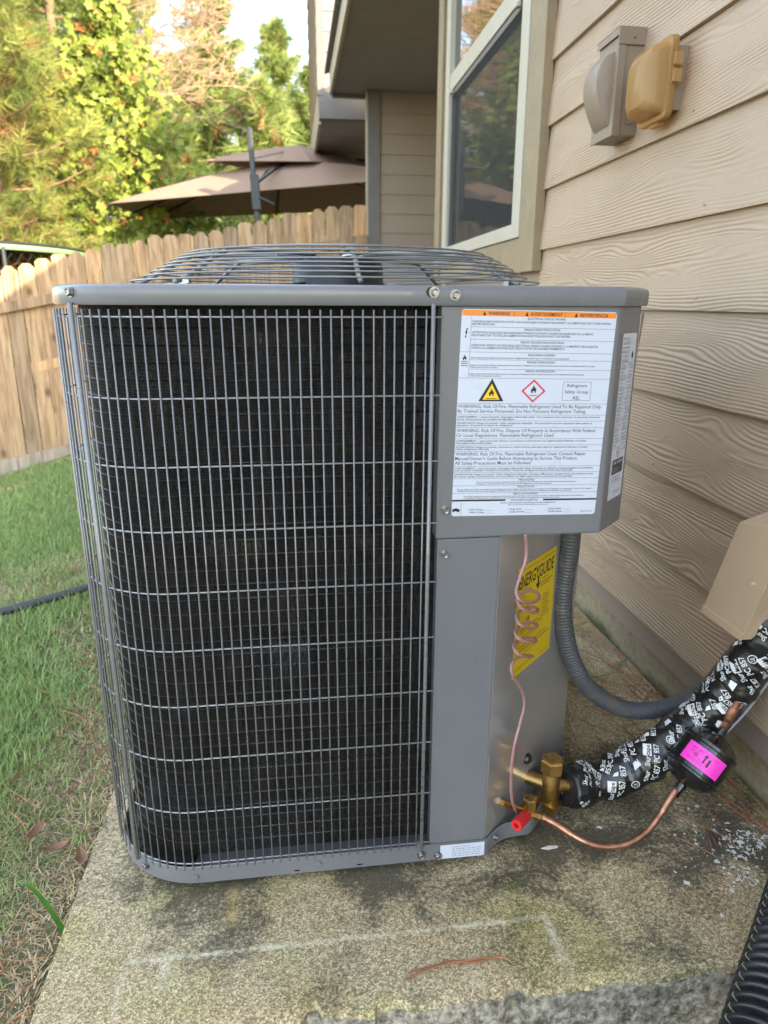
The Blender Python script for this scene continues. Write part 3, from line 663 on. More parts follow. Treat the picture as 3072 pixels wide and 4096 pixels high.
mb = MB(); mb.box2((0.36, 7.985, 2.69), (0.95, 8.10, 2.925)); mb.build('beam_end', M['trim_dark'], wing)
for k in range(4):
    mb = MB(); y0 = 8.11 + k * 0.75; mb.box2((0.385, y0, 2.70), (5.0, y0 + 0.742, 2.72 + 0.002 * (k % 2))); mb.build('ceiling_panel', M['soffit'], wing)
mb = MB(); mb.box2((0.352, 8.11, 2.66), (0.383, 11.1, 2.93)); mb.build('porch_beam', M['fascia'], wing)
mb = MB(); mb.box2((0.95, 10.9, -0.1), (1.08, 11.03, 2.70)); mb.build('porch_post', M['trim_dark'], wing)
mb = MB(); c = onz((1150 + 445 / 1.508, 975 / 1.508), 2.69); mb.lathe((c[0], min(c[1], 10.9), 2.70), (0, 0, -1), [(0, 0.13), (0.03, 0.13), (0.05, 0.10)], 20); mb.build('ceiling_light', M['motor'], wing)

# ------------------------------------------------------------------ fence
fence = thing('wooden_fence', 'dog eared pine picket privacy fence running across the back of the lawn', 'fence', (-1.0, 7.1, -0.4))
fx = np.array([-7.0, -2.8, -1.43, -0.73, 0.13, 0.78]); fy = np.array([6.2, 6.8, 7.2, 7.3, 7.37, 7.40]); fz = np.array([0.55, 1.10, 1.45, 1.54, 1.73, 1.83])
pm = []
for k in range(4):
    mb = MB(); hw = 0.0695 - 0.0012 * k; r = 0.024 + 0.006 * k
    prof = [(-hw, -1.80), (hw, -1.80), (hw, -r), (hw - r * 0.35, -r * 0.75), (hw - r, 0.0), (-hw + r, 0.0), (-hw + r * 0.35, -r * 0.75), (-hw, -r)]
    mb.extrude([(a, -0.008, b) for a, b in prof], (0, 0.016, 0)); o = mb.build('picket', M['fence']); pm.append(o.data); bpy.data.objects.remove(o); del WORLD['picket']
xx = 0.715; i = 0
while xx > -6.9:
    yy = np.interp(xx, fx, fy); zt = np.interp(xx, fx, fz) + rng.normal(0, 0.013); sl_ = np.interp(xx - 0.05, fx, fy) - np.interp(xx + 0.05, fx, fy)
    o = link('picket', pm[i % 4], fence, (xx, yy + rng.normal(0, 0.002), zt)); ang = math.atan2(-sl_, 0.1)
    o.rotation_euler = (0, rng.normal(0, 0.006), ang); xx -= 0.1405 * math.cos(ang); i += 1
def along(d, z_off, x0, x1, hh, th, name, mat):
    k = 0
    while x0 < x1:
        xe = min(x0 + 2.1, x1); mb = MB(); pts = []
        for xq in (x0, xe - 0.004):
            y = np.interp(xq, fx, fy) + d; z = np.interp(xq, fx, fz) + z_off; pts.append((xq, y, z))
        a, b_ = np.array(pts[0]), np.array(pts[1]); mb.extrude([a + V(0, 0, -hh / 2), b_ + V(0, 0, -hh / 2), b_ + V(0, 0, hh / 2), a + V(0, 0, hh / 2)], (0, th, 0)); mb.build(name, M[mat], fence); x0 = xe; k += 1
along(-0.05, -0.335, -6.8, 0.77, 0.085, 0.036, 'rail', 'fence'); along(0.012, -0.9, -6.8, 0.77, 0.085, 0.036, 'rail', 'fence')
along(-0.055, -1.74, -6.8, 0.77, 0.14, 0.036, 'kickboard', 'fence_grey')
for xq in (-6.2, -4.2, -2.2, -0.2):
    mb = MB(); y = np.interp(xq, fx, fy) + 0.055; z = np.interp(xq, fx, fz); mb.box2((xq - 0.045, y, z - 2.1), (xq + 0.045, y + 0.09, z - 0.1)); mb.build('post', M['fence'], fence)

# ------------------------------------------------------------------ air conditioner
ac = thing('air_conditioner', 'grey outdoor air conditioning condenser unit standing on the concrete slab', 'air conditioner', (0.09, 1.3, 0.0))
CX, CY, CR = -0.168, 1.046, 0.142           # front left corner of the cabinet
XL, XR, YF, YB = CX - CR, 0.492, CY - CR, 1.705
def arc(cx, cy, r, a0, a1, n): return [(cx + r * math.cos(rad(a)), cy + r * math.sin(rad(a))) for a in np.linspace(a0, a1, n)]
def outline(off=0.0, n=14):
    r = CR + off; cyb = YB - CR; pts = [(0.431 + off * 0.4, YF - off), (0.492 + off, YF + 0.061 - off * 0.4)]
    pts += arc(XR - 0.06, YB - 0.06, 0.06 + off, 0, 90, 7) + arc(CX, cyb, r, 90, 180, n) + arc(CX, CY, r, 180, 270, n)
    return pts                                # counter clockwise from the front right
# lid: deck with fan opening, rounded lip, skirt
FC = (0.086, 1.305); FR = 0.352
def at_angle(poly, a):
    d = V(math.cos(a), math.sin(a)); best = 9
    P = np.array(poly)
    for p, q in zip(P, np.roll(P, -1, 0)):
        e = q - p; den = d[0] * e[1] - d[1] * e[0]
        if abs(den) < 1e-9: continue
        w_ = p - np.array(FC); tt = (w_[0] * e[1] - w_[1] * e[0]) / den; ss = (w_[0] * d[1] - w_[1] * d[0]) / den
        if tt > 0 and -1e-6 <= ss <= 1 + 1e-6: best = min(best, tt)
    return np.array(FC) + d * best
po = outline(0.006); angs = sorted([math.atan2(y - FC[1], x - FC[0]) for x, y in po] + list(np.linspace(-math.pi, math.pi, 120, endpoint=False)))
rows = []
for rr, z in ((FR, 0.846), (FR, 0.900), (FR + 0.004, 0.9062)):
    rows.append([(FC[0] + rr * math.cos(a), FC[1] + rr * math.sin(a), z) for a in angs])
for off, z in ((-0.004, 0.9062), (0.0025, 0.9045), (0.0055, 0.9015), (0.006, 0.898), (0.006, 0.8845), (0.0045, 0.8815), (0.0025, 0.8835)):
    pl = outline(off); rows.append([(*at_angle(pl, a), z) for a in angs])
R_ = np.array(rows); mb = MB(); n1, n2 = R_.shape[:2]
mb.add(R_.reshape(-1, 3), [(i * n2 + j, i * n2 + (j + 1) % n2, (i + 1) * n2 + (j + 1) % n2, (i + 1) * n2 + j)[::-1] for i in range(n1 - 1) for j in range(n2)])
lid = mb.build('top_cover', M['ac'], ac, smooth='auto')

# base pan
bo = [(x, y) for x, y in outline(0.0) if not (x > 0.42 and y < 1.2)]
bo = [(0.288, 0.905), (0.300, 0.916), (0.314, 0.928), (0.330, 0.936), (0.348, 0.939), (0.370, 0.940), (0.381, 0.946), (0.402, 0.969), (0.44, 1.02), (0.503, 1.11)] + bo
n = len(bo); C2 = np.mean(np.array(bo), 0)
def inset(p, d):
    P = np.array(p); T = np.roll(P, -1, 0) - np.roll(P, 1, 0); T /= np.linalg.norm(T, axis=1)[:, None]; return P + np.stack([-T[:, 1], T[:, 0]], 1) * d
mb = MB(); R_ = []
for d, z in ((0.012, 0.011), (0.003, 0.0115), (0.0, 0.014), (0.0, 0.043), (0.0012, 0.0445), (0.0028, 0.043), (0.004, 0.020)): R_.append([(x, y, z) for x, y in inset(bo, d)])
R_ = np.array(R_); n1, n2 = R_.shape[:2]
mb.add(R_.reshape(-1, 3), [(i * n2 + j, i * n2 + (j + 1) % n2, (i + 1) * n2 + (j + 1) % n2, (i + 1) * n2 + j) for i in range(n1 - 1) for j in range(n2)] + [tuple((n1 - 1) * n2 + j for j in range(n2)), tuple(range(n2 - 1, -1, -1))])
base = mb.build('base_pan', M['ac'], ac, smooth='auto')
mb = MB()
for x, y in ((-0.2, 1.0), (0.24, 0.98), (-0.2, 1.6), (0.40, 1.6)): mb.lathe((x, y, 0.0), (0, 0, 1), [(0, 0.03), (0.0112, 0.03)], 16)
mb.build('rubber_foot', M['black_plastic'], ac)
# pressed dimples in the lip, drain holes inside
for px in ((783, 3510), (1276, 3457)):
    p = ony(px, YF - 0.001); mb = MB(); mb.lathe(p, (0, -1, 0), [(0, 0.005), (0.0012, 0.0042)], 14); mb.build('embossed_dimple', M['ac'], base)
for k, p in enumerate(((-0.13, 0.945), (-0.10, 0.94), (-0.02, 0.935), (0.08, 0.935))):
    mb = MB(); mb.lathe((p[0], p[1] - 0.025, 0.0201), (0, 0, 1), [(0, 0.008), (0.0006, 0.008)], 14); mb.build('drain_hole', M['motor'], base)
# black corner foot of the coil
mb = MB(); a0 = arc(CX, CY, 0.132, 195, 262, 12); a1 = arc(CX, CY, 0.085, 262, 195, 12)
mb.prism(a0 + a1, 0.021, 0.038)
for q in np.linspace(200, 256, 7):
    for rr in (0.121, 0.127): mb.box((CX + rr * math.cos(rad(q)), CY + rr * math.sin(rad(q)), 0.039), (0.004, 0.004, 0.002))
mb.build('coil_foot', M['black_plastic'], ac)

# coil with scalloped tube rows
def coil_path(r, y_extra=0.0, xend=0.197):
    p = [(xend, CY - r)] + [(x, CY - r) for x in np.linspace(xend - 0.03, CX, 12)] + arc(CX, CY, r, 270, 180, 22)[1:] + [(CX - r, y) for y in np.linspace(CY + 0.05, YB - CR, 10)] + arc(CX, YB - CR, r, 180, 90, 12)[1:] + [(0.45, YB - CR + r)]
    return p
ROW = 0.0218; zrows = np.arange(0.047, 0.8838, ROW / 20)
r0 = 0.118; ph = (zrows - 0.047) / ROW
cp = np.array(coil_path(r0)); T = np.gradient(cp, axis=0); T /= np.linalg.norm(T, axis=1)[:, None]; Nn = np.stack([-T[:, 1], T[:, 0]], 1)
if np.dot(Nn[3], (0, -1)) < 0: Nn = -Nn
bul = 0.0007 * np.abs(np.sin(np.pi * ph * 5)) ** 0.7
P = np.zeros((len(cp), len(zrows), 3)); P[:, :, :2] = cp[:, None] + Nn[:, None] * bul[None, :, None]; P[:, :, 2] = zrows
mb = MB(); mb.grid(P[:, ::1]); coil = mb.build('coil', M['coil'], ac, smooth=True)
mb = MB(); mb.lathe((0.12, 1.36, 0.022), (0, 0, 1), [(0, 0.10), (0.02, 0.105), (0.30, 0.105), (0.34, 0.09), (0.36, 0.04)], 28); mb.build('compressor', M['motor'], ac, smooth='auto')
tp = np.array(coil_path(r0 + 0.0002)); mb = MB(); mb.tube(np.c_[tp, np.zeros(len(tp))], 0.0012, 4, caps=False)
tub = mb.build('coil_tube', M['coil_tube'], coil, loc=(0, 0, 0.047 + ROW))
for k in range(2, 38): link('coil_tube', tub.data, coil, (0, 0, 0.047 + ROW * k))

# wire grille
grille = link('wire_grille', None, ac, (CX, YF, 0.04)); GR = 0.1465
def gpath(n_front=10): return [(0.191, CY - GR)] + [(CX, CY - GR)] + arc(CX, CY, GR, 270, 180, 20)[1:] + [(CX - GR, YB - CR)] + arc(CX, YB - CR, GR, 180, 90, 10)[1:] + [(0.40, YB - CR + GR)]
gp = np.c_[np.array(gpath()), np.zeros(len(gpath()))]
mb = MB(); mb.tube(gp, 0.00115, 6); M['hoop'] = simple('grey_hoop_wire', (0.30, 0.31, 0.33), 0.28, 0.0, 0.08, 20, coat=0.7)  # hoops paler than the upright wires: their sheen is put into the colour
hoop = mb.build('grille_hoop', M['hoop'], grille, loc=(0, 0, 0.8676), smooth=True)
hz = [0.7689, 0.6811, 0.5935, 0.5058, 0.4190, 0.3306, 0.2422, 0.1501, 0.0560]
for z in hz: link('grille_hoop', hoop.data, grille, (0, 0, z))
gs, ds = resample(gp, 0.0005); mb = MB(); mb.tube([(0, 0, 0.046), (0, 0, 0.8765)], 0.00118, 6); first = None
T = np.gradient(gs, axis=0); T /= np.linalg.norm(T, axis=1)[:, None]
k = 0; s = 0.021
while s < ds[-1]:
    i = int(np.searchsorted(ds, s)); p = gs[min(i, len(gs) - 1)]; tt = T[min(i, len(T) - 1)]; nn = V(tt[1], -tt[0], 0); nn *= np.sign(np.dot(nn, p - V(0.09, 1.3, 0)))
    q = p + nn * 0.0023
    if first is None: first = mb.build('grille_wire', M['wire'], grille, loc=(q[0], q[1], 0), smooth=True)
    else: link('grille_wire', first.data, grille, (q[0], q[1], 0))
    s += 0.01335
mb = MB(); mb.tube([(0, 0, 0.044), (0, 0, 0.884)], 0.0029, 10); 
pr = mb.build('grille_post', M['wire'], grille, loc=(0.1785, CY - GR - 0.004, 0), smooth=True)
def on_arc(kq):
    best = min(np.linspace(180, 270, 1800), key=lambda a: abs((CX + (GR + 0.004) * math.cos(rad(a))) / (CY + (GR + 0.004) * math.sin(rad(a))) - kq) + (5 if a < 215 else 0)); return CX + (GR + 0.004) * math.cos(rad(best)), CY + (GR + 0.004) * math.sin(rad(best))
px_, py_ = on_arc(-0.2875); link('grille_post', pr.data, grille, (px_, py_, 0))
link('grille_post', pr.data, grille, (CX - GR - 0.004, 1.30, 0)); 

# cabinet panels at the right
mb = MB(); mb.prism([(0.1905, 0.904), (0.431, 0.904), (0.4895, 0.9625), (0.4895, 1.13), (0.1905, 1.13)], 0.5675, 0.8832)
box_ = mb.build('control_box', M['ac'], ac, bevel=0.003)
mb = MB(); mb.prism([(0.1935, 0.9065), (0.284, 0.9065), (0.287, 0.9095), (0.287, 0.925), (0.1935, 0.925)], 0.044, 0.5665); mb.build('corner_panel', M['ac'], ac, bevel=0.0016)
mb = MB(); a = V(0.2862, 0.9075, 0); b_ = V(0.5015, 1.1228, 0); nrm = V(-S2, S2, 0) * 0.004
mb.prism([tuple(a[:2]), tuple(b_[:2]), tuple((b_ + nrm)[:2]), tuple((a + nrm)[:2])], 0.022, 0.5668); facet = mb.build('valve_panel', M['ac_gloss'], ac)
mb = MB(); mb.prism([(0.4975, 1.123), (0.5015, 1.123), (0.5015, 1.66), (0.4975, 1.66)], 0.022, 0.883); mb.build('side_panel', M['ac'], ac)
mb = MB(); mb.box2((0.193, 0.93, 0.047), (0.197, 1.12, 0.88)); mb.build('coil_end_plate', M['galv'], ac)

def bolt(name, p, nrm, parent, r=0.0052, mat='zinc'):
    p = np.array(p, float); nrm = np.array(nrm, float) / np.linalg.norm(nrm); mb = MB()
    mb.lathe(p, nrm, [(0, r * 1.35), (0.0012, r * 1.3)], 20); mb.lathe(p + nrm * 0.0012, nrm, [(0, r), (0.0042, r), (0.0048, r * 0.86), (0.0044, r * 0.6), (0.0036, r * 0.55)], 6)
    return mb.build(name, M[mat], parent)
YS = YF - 0.0062
ang_l = rad(235); pL = ony((260, 1166), 0.93); dirL = V(pL[0] - CX, pL[1] - CY, 0); dirL /= np.linalg.norm(dirL); bolt('hex_screw', V(CX, CY, pL[2]) + dirL * (CR + 0.006), dirL, lid)
for P in ((1737, 1169), (1821, 1180)): bolt('hex_screw', ony(P, YS), (0, -1, 0), lid)
mb = MB(); p = ony((1724, 1168), YS - 0.0004); mb.lathe(p, (0, -1, 0), [(0, 0.0062), (0.0004, 0.0062)], 16); mb.build('screw_hole', M['motor'], lid)
bolt('hex_screw', ony((1780, 2038), 0.904), (0, -1, 0), box_); bolt('hex_screw', ony((1777, 2215), 0.9065), (0, -1, 0), ac)
for P in ((1685, 3418), (1752, 3422)): bolt('hex_screw', ony(P, YF), (0, -1, 0), base)
pL = ony((551, 3448), 0.95); dL = V(-0.62, -0.78, 0); bolt('hex_screw', V(CX, CY, 0.03) + dL / np.linalg.norm(dL) * CR, dL, base)
bolt('hex_screw', (0.309, 0.9235, 0.030), (0.7, -0.7, 0), base, 0.004); bolt('hex_screw', (0.392, 0.957, 0.033), (0.7, -0.7, 0), base, 0.0045)
mb = MB(); mb.lathe((0.1785, YF + 0.0005, 0.044), (0, 0, 1), [(0, 0.006), (0.004, 0.005), (0.012, 0.004)], 14); mb.build('post_clip', M['wire'], ac)

# fan guard
guard = link('fan_guard', None, ac, (FC[0], FC[1], 0.906))
def ring_z(r): 
    return float(np.interp(r, [0.0, 0.08, 0.2, 0.245, 0.262, 0.284, 0.306, 0.330, 0.351], [0.9685, 0.9685, 0.9675, 0.966, 0.961, 0.9505, 0.938, 0.925, 0.917]))
RR = [0.351, 0.330, 0.318, 0.306, 0.296, 0.284, 0.272, 0.257, 0.215]
for r in RR:
    mb = MB(); aa = np.linspace(0, 2 * math.pi, 80, endpoint=False); mb.tube(np.stack([FC[0] + r * np.cos(aa), FC[1] + r * np.sin(aa), np.full(80, ring_z(r))], 1), 0.0014 if r > 0.25 else 0.0012, 6, closed=True); mb.build('guard_ring', M['guard'], guard, smooth=True)
for k in range(8):
    a = rad(-90 + 45 * k + 1.0); d = V(math.cos(a), math.sin(a), 0); c0 = V(FC[0], FC[1], 0)
    pts = [c0 + d * r + V(0, 0, ring_z(r) - 0.0048) for r in (0.06, 0.15, 0.24, 0.258, 0.272, 0.296, 0.33, 0.3535)]
    mb = MB(); mb.tube(spline(pts, 4), 0.0036, 8); mb.build('guard_spoke', M['guard'], guard, smooth=True)
    if k % 2 == 1:
        c1 = c0 + d * 0.348 + V(0, 0, 0.9065); tq = V(-d[1], d[0], 0); mb = MB()
        Rm = np.stack([d, tq, V(0, 0, 1)], 1); mb.box(c1 + V(0, 0, 0.002), (0.03, 0.02, 0.003), Rm); mb.box(c1 + d * -0.012 + V(0, 0, 0.006), (0.008, 0.016, 0.008), Rm); mb.build('guard_clip', M['galv'], guard)
        q = c1 + tq * 0.02; mb = MB(); mb.box(q + V(0, 0, 0.0015), (0.022, 0.026, 0.003), Rm); mb.build('guard_clip', M['galv'], guard)
        bolt('hex_screw', q + V(0, 0, 0.003), (0, 0, 1), guard, 0.006)
mb = MB(); mb.lathe((FC[0], FC[1], 0.80), (0, 0, 1), [(0, 0.03), (0.002, 0.074), (0.004, 0.076), (0.02, 0.08), (0.146, 0.08), (0.156, 0.074), (0.161, 0.04)], 36); motor = mb.build('fan_motor', M['motor'], ac, smooth='auto')
for k in range(4):
    a = rad(20 + 90 * k); d = V(math.cos(a), math.sin(a), 0); mb = MB(); mb.box(V(FC[0], FC[1], 0.9625) + d * 0.07, (0.09, 0.012, 0.0025), np.stack([d, V(-d[1], d[0], 0), V(0, 0, 1)], 1)); mb.build('motor_strap', M['galv'], motor)
fan = link('fan_blades', None, ac, (FC[0], FC[1], 0.9))
for k in range(3):
    a0 = -48 + 120 * k; P = np.zeros((10, 14, 3))
    for i, r in enumerate(np.linspace(0.078, 0.335, 10)):
        for j, q in enumerate(np.linspace(0, 1, 14)):
            sp = 52 + 16 * (r / 0.335); a = rad(a0 + (q - 0.5) * sp + 24 * (r - 0.08) / 0.25); P[i, j] = (FC[0] + r * math.cos(a), FC[1] + r * math.sin(a), 0.866 + 0.052 * q ** 1.3 * (1 - 0.35 * (r - 0.08) / 0.25) + 0.004 * math.sin(3 * q))
    mb = MB(); mb.grid(P); o = mb.build('fan_blade', M['galv'], fan, smooth=True); sm = o.modifiers.new('thick', 'SOLIDIFY'); sm.thickness = 0.0015

# ---- printed labels
ENG = [
 ('c', .545, .038, .0095, 1, 'ELECTRICAL SHOCK HAZARD'),
 (.07, .965, .0545, .009, 1, 'WARNING: RISK OF ELECTRIC SHOCK. CAN CAUSE INJURY OR DEATH: DISCONNECT ALL REMOTE ELECTRIC POWER SUPPLIES'), (.07, .215, .0665, .009, 1, 'BEFORE SERVICING.'),
 ('c', .52, .088, .0095, 1, "RISQUE D'ÉLECTROCUTION"),
 (.07, .86, .104, .009, 1, 'ATTENTION: RISQUE DE DÉCHARGE ÉLECTRIQUE POUVANT CAUSER DES BLESSURES OU LA MORT.'), (.07, .71, .117, .009, 1, "DÉCONNECTER TOUTES LES ALIMENTATIONS ÉLECTRIQUES AVANT L'ENTRETIEN."),
 ('c', .53, .146, .0095, 1, 'RIESGO DE DESCARGA ELÉCTRICA'),
 (.07, .895, .162, .009, 1, 'ATENCIÓN: RIESGO DE DESCARGA ELÉCTRICA. PUEDE CAUSAR LESIONES O LA MUERTE: DESCONECTE'), (.07, .68, .1745, .009, 1, 'TODAS LAS ALIMENTACIONES ELÉCTRICAS ANTES DE DAR MANTENIMIENTO.'),
 ('c', .53, .2045, .0095, 1, 'EXPLOSION HAZARD'), (.07, .715, .2195, .0068, 1, 'System under pressure. Relieve all pressure and recover refrigerant before system repairs or final disposal. Use all service ports.'),
 ('c', .53, .238, .0095, 1, "RISQUE D'EXPLOSION"), (.07, .89, .2535, .0068, 1, "Système sous pression. Relever toutes pressions et recouvrir le réfrigérant avant d'entreprendre les travaux d'entretien ou disposition finale du produit."), (.07, .25, .263, .0068, 1, 'Utiliser tous les ports de service.'),
 ('c', .53, .280, .0095, 1, 'RIESGO DE EXPLOSIÓN'), (.07, .825, .294, .0068, 1, 'Sistema bajo presión. Libere toda la presión y recupere el refrigerante antes de reparar el sistema o de la disposición final del producto.'), (.07, .275, .3035, .0068, 1, 'Utilice todos los puertos de servicio.'),
 ('c', .785, .346, .0155, 0, 'Refrigerant'), ('c', .785, .376, .0155, 0, 'Safety Group'), ('c', .785, .405, .0155, 1, 'A2L'),
 (.006, .962, .448, .0165, 0, 'WARNING: Risk Of Fire. Flammable Refrigerant Used.To Be Repaired Only'), (.006, .862, .471, .0165, 0, 'By Trained Service Personnel. Do Not Puncture Refrigerant Tubing.'),
 (.006, .965, .4995, .0082, 1, "AVERTISSEMENT – risque d'incendie. Frigorigène inflammable utilisé.  Doit uniquement être réparé par du personnel d'entretien"), (.006, .385, .5105, .0082, 1, 'formé. Ne pas percer les conduites de frigorigène.'),
 (.006, .91, .530, .0082, 1, 'ADVERTENCIA: Riesgo de incendio. Utiliza refrigerante inflamable.  Solo personal de servicio capacitado debe reparar el'), (.006, .37, .5405, .0082, 1, 'dispositivo. No perfore la tubería de refrigerante'),
 (.006, .94, .566, .0165, 0, 'WARNING: Risk Of Fire. Dispose Of Properly in Accordance With Federal'), (.006, .662, .589, .0165, 0, 'Or Local Regulations. Flammable Refrigerant Used.'),
 (.006, .887, .617, .0082, 1, "AVERTISSEMENT – risque d'incendie. Éliminer correctement conformément aux réglementations fédérales ou locales."), (.006, .245, .6275, .0082, 1, 'Frigorigène inflammable utilisé.'),
 (.006, .90, .648, .0082, 1, 'ADVERTENCIA: Riesgo de incendio. Descartar la unidad de forma adecuada según las regulaciones federales o locales.'), (.006, .228, .658, .0082, 1, 'Utiliza refrigerante inflamable'),
 (.006, .892, .682, .0165, 0, 'WARNING: Risk Of Fire. Flammable Refrigerant Used. Consult Repair'), (.006, .838, .7045, .0165, 0, "Manual/Owner's Guide Before Attempting to Service This Product."), (.006, .522, .7275, .0165, 0, 'All Safety Precautions Must be Followed.'),
 (.006, .952, .755, .0082, 1, "AVERTISSEMENT – risque d'incendie. Frigorigène inflammable utilisé. Consultez le manuel de réparation/guide du propriétaire"), (.006, .812, .765, .0082, 1, "avant de tenter d'effectuer l'entretien de ce produit. Toutes les consignes de sécurité doivent être respectées"),
 (.006, .958, .785, .0082, 1, 'ADVERTENCIA: Riesgo de incendio. Utiliza refrigerante inflamable. Consulte el Manual de reparación/Guía del propietario antes'), (.006, .812, .796, .0082, 1, 'de intentar realizar el mantenimiento de este producto. Se deben seguir todas las precauciones de seguridad'),
 ('c', .5, .8145, .0090, 1, 'FIRE HAZARD'), (.16, .845, .8245, .0066, 1, 'Do not use torch to remove components. Oil may catch fire. Use tubing cutter. Use caution when servicing compressor.'), (.16, .675, .8335, .0066, 1, 'Damaged or weakened fusite pins could allow oil and refrigerant to vent under pressure.'),
 ('c', .5, .8495, .0090, 1, 'RISQUE DE FEU'), (.03, .955, .862, .0066, 1, "Ne pas utiliser une torche pour retirer les. Huile peut prendre feu. Utiliser une coupe-tube. Soyez prudent lors de l'entretien du compresseur. Au cas où les épingles"), (.03, .82, .8705, .0066, 1, "du fusible de la fiche male sont endommagées ou affaiblies, ils pourraient permettre à l'huile et au réfrigérant de s'échapper sous pression."),
 ('c', .5, .8865, .0090, 1, 'RIESGO DE INCENDIO'), (.08, .91, .898, .0066, 1, 'No utilice soplete para remover componentes. El aceite puede incendiarse. Use un cortador de tubos. Tenga cuidado al dar servicio al compresor.'), (.08, .74, .907, .0066, 1, 'Los pasadores fusite dañados o debilitados podrían permitir que el aceite y el refrigerante se ventilen bajo presión.'),
 ('c', .495, .9195, .0082, 1, 'SERVICE/SERVICE/SERVICIO'), (.33, .715, .934, .0066, 1, 'USE ONLY R-454B REFRIGERANT AND APPROVED SYNTHETIC COMPRESSOR OIL'), (.385, .66, .9435, .0055, 1, 'Refer to product literature before installing or servicing this unit.'),
 (.12, .215, .9665, .0082, 1, 'Initial Charge'), (.12, .22, .9805, .0082, 1, 'Added Charge'), (.395, .48, .9665, .0082, 1, 'Carga Inicial'), (.395, .50, .9805, .0082, 1, 'Carga adicional'), (.665, .76, .9665, .0082, 1, 'Charge Initiale'), (.665, .765, .9805, .0082, 1, 'Charge ajoutée'),
 (.895, .98, .9835, .0062, 1, '349797-101 REV.D')]
HEAD = [(.235, 'WARNING'), (.54, 'AVERTISSEMENT'), (.85, 'ADVERTENCIA')]
EGT = ['ENERGYGUIDE', 'Rating']
RAT = ['CERTIFIED', 'AHRI', 'UL']
TAPE = ['Shur', 'tape', 'PC 857', 'PC', '857', 'UL']
keys = [('H', 0), ('!', 1)] + [(s[5], s[4]) for s in ENG] + [(h, 1) for _, h in HEAD] + [(s, b) for s in EGT for b in (0, 1)] + [(s, 1) for s in RAT + TAPE]
glyphs(set(keys)); CAPH = _G[('H', 0)][0][:, 1].max()

# big warning label, slightly turned on the control box
LW, LH, LT = 0.209, 0.277, rad(-1.1)
def lab(u, v, off=0.0):      # u,v in 0..1
    a, b = u * LW - LW / 2, LH / 2 - v * LH
    return V(0.3188 + a * math.cos(LT) - b * math.sin(LT), 0.904 - 0.0004 - off, 0.7375 + a * math.sin(LT) + b * math.cos(LT))
def labm(a, b, off=0.0): return lab(a / LW, b / LH, off)
def rrect(w_, h_, r, n=5):
    p = []
    for cx, cy, a in ((w_ - r, r, -90), (w_ - r, h_ - r, 0), (r, h_ - r, 90), (r, r, 180)):
        p += [(cx + r * math.cos(rad(a + q)), cy + r * math.sin(rad(a + q))) for q in np.linspace(0, 90, n)]
    return p
mb = MB(); put_poly(mb, labm, rrect(LW, LH, 0.004)[::-1]); wl = mb.build('warning_label', M['label_white'], box_, label='white multilingual warning label with orange header')
mb = MB(); put_rect(mb, lab, .004, .004, .996, .0295, 0.0001); mb.build('orange_header', M['orange_ink'], wl)
mb = MB(); th = 0.0009
for s in ENG:
    if s[0] == 'c': put_text(mb, labm, s[5], s[4], s[1] * LW, None, s[2] * LH, s[3] * LH, 'C', 0.0001)
    else: put_text(mb, labm, s[5], s[4], s[0] * LW, s[1] * LW, s[2] * LH, s[3] * LH, 'L', 0.0001)
for u, h in HEAD:
    put_text(mb, labm, h, 1, u * LW, None, .0172 * LH, .0145 * LH, 'C', 0.0002)
    wd = (_G[(h, 1)][0][:, 0].max()) * .0145 * LH / CAPH / LW; uu = u - wd / 2 - 0.024
    put_poly(mb, lab, [(uu - .011, .0265), (uu + .011, .0265), (uu, .0075)], 0.0002)
for v, u in ((.0785, .065), (.135, .065), (.193, 0), (.228, .065), (.272, .065), (.314, 0), (.434, 0), (.489, 0), (.5185, 0), (.551, 0), (.606, 0), (.637, 0), (.668, 0), (.744, 0), (.775, 0), (.806, 0), (.842, 0), (.880, 0)): put_rect(mb, lab, u, v, 1, v + .0013, 0.0001)
for u in (.33, .66): put_rect(mb, lab, u, .004, u + .0016, .0295, 0.0002)
put_rect(mb, lab, .063, .03, .0648, .314, 0.0001); put_rect(mb, lab, .063, .93, .0648, .998, 0.0001)
put_rect(mb, lab, .0, .9145, .365, .9235, 0.0001); put_rect(mb, lab, .625, .9145, 1, .9235, 0.0001)
for a in ((.69, .328, .88, .3295), (.69, .417, .88, .4185), (.69, .3295, .692, .417), (.878, .3295, .88, .417)): put_rect(mb, lab, *a, 0.0001)
for u, v in ((.222, .972), (.222, .986), (.505, .972), (.505, .986), (.77, .972), (.77, .986)): put_rect(mb, lab, u, v, u + .06, v + .001, 0.0001)
put_poly(mb, lab, [(.038, .085), (.046, .085), (.036, .102), (.044, .102), (.033, .122), (.0385, .122), (.0325, .131), (.026, .122), (.0295, .122), (.034, .107), (.026, .107)][::-1], 0.0001)     # lightning
def flame(cu, cv, s, asp):
    pts = [(0, -1.0), (.16, -.62), (.12, -.35), (.30, -.60), (.36, -.2), (.5, -.42), (.55, .1), (.40, .62), (.2, .72), (.26, .4), (.12, .15), (.05, .42), (-.02, .1), (-.15, .35), (-.2, .72), (-.42, .6), (-.56, .15), (-.42, -.3), (-.34, -.05), (-.26, -.45), (-.12, -.3), (-.16, -.62)]
    return [(cu + a * s, cv + b * s * asp) for a, b in pts]
ASP = LW / LH
put_poly(mb, lab, flame(.033, .222, .022, ASP)[::-1], 0.0001)
for v in (.238, .247, .2565): put_rect(mb, lab, .012, v, .056, v + .003, 0.0001)
put_poly(mb, lab, [(.008, .963), (.032, .958), (.058, .966), (.05, .98), (.03, .974), (.004, .979)], 0.0001); 
mb.build('printed_text', M['ink'], wl)
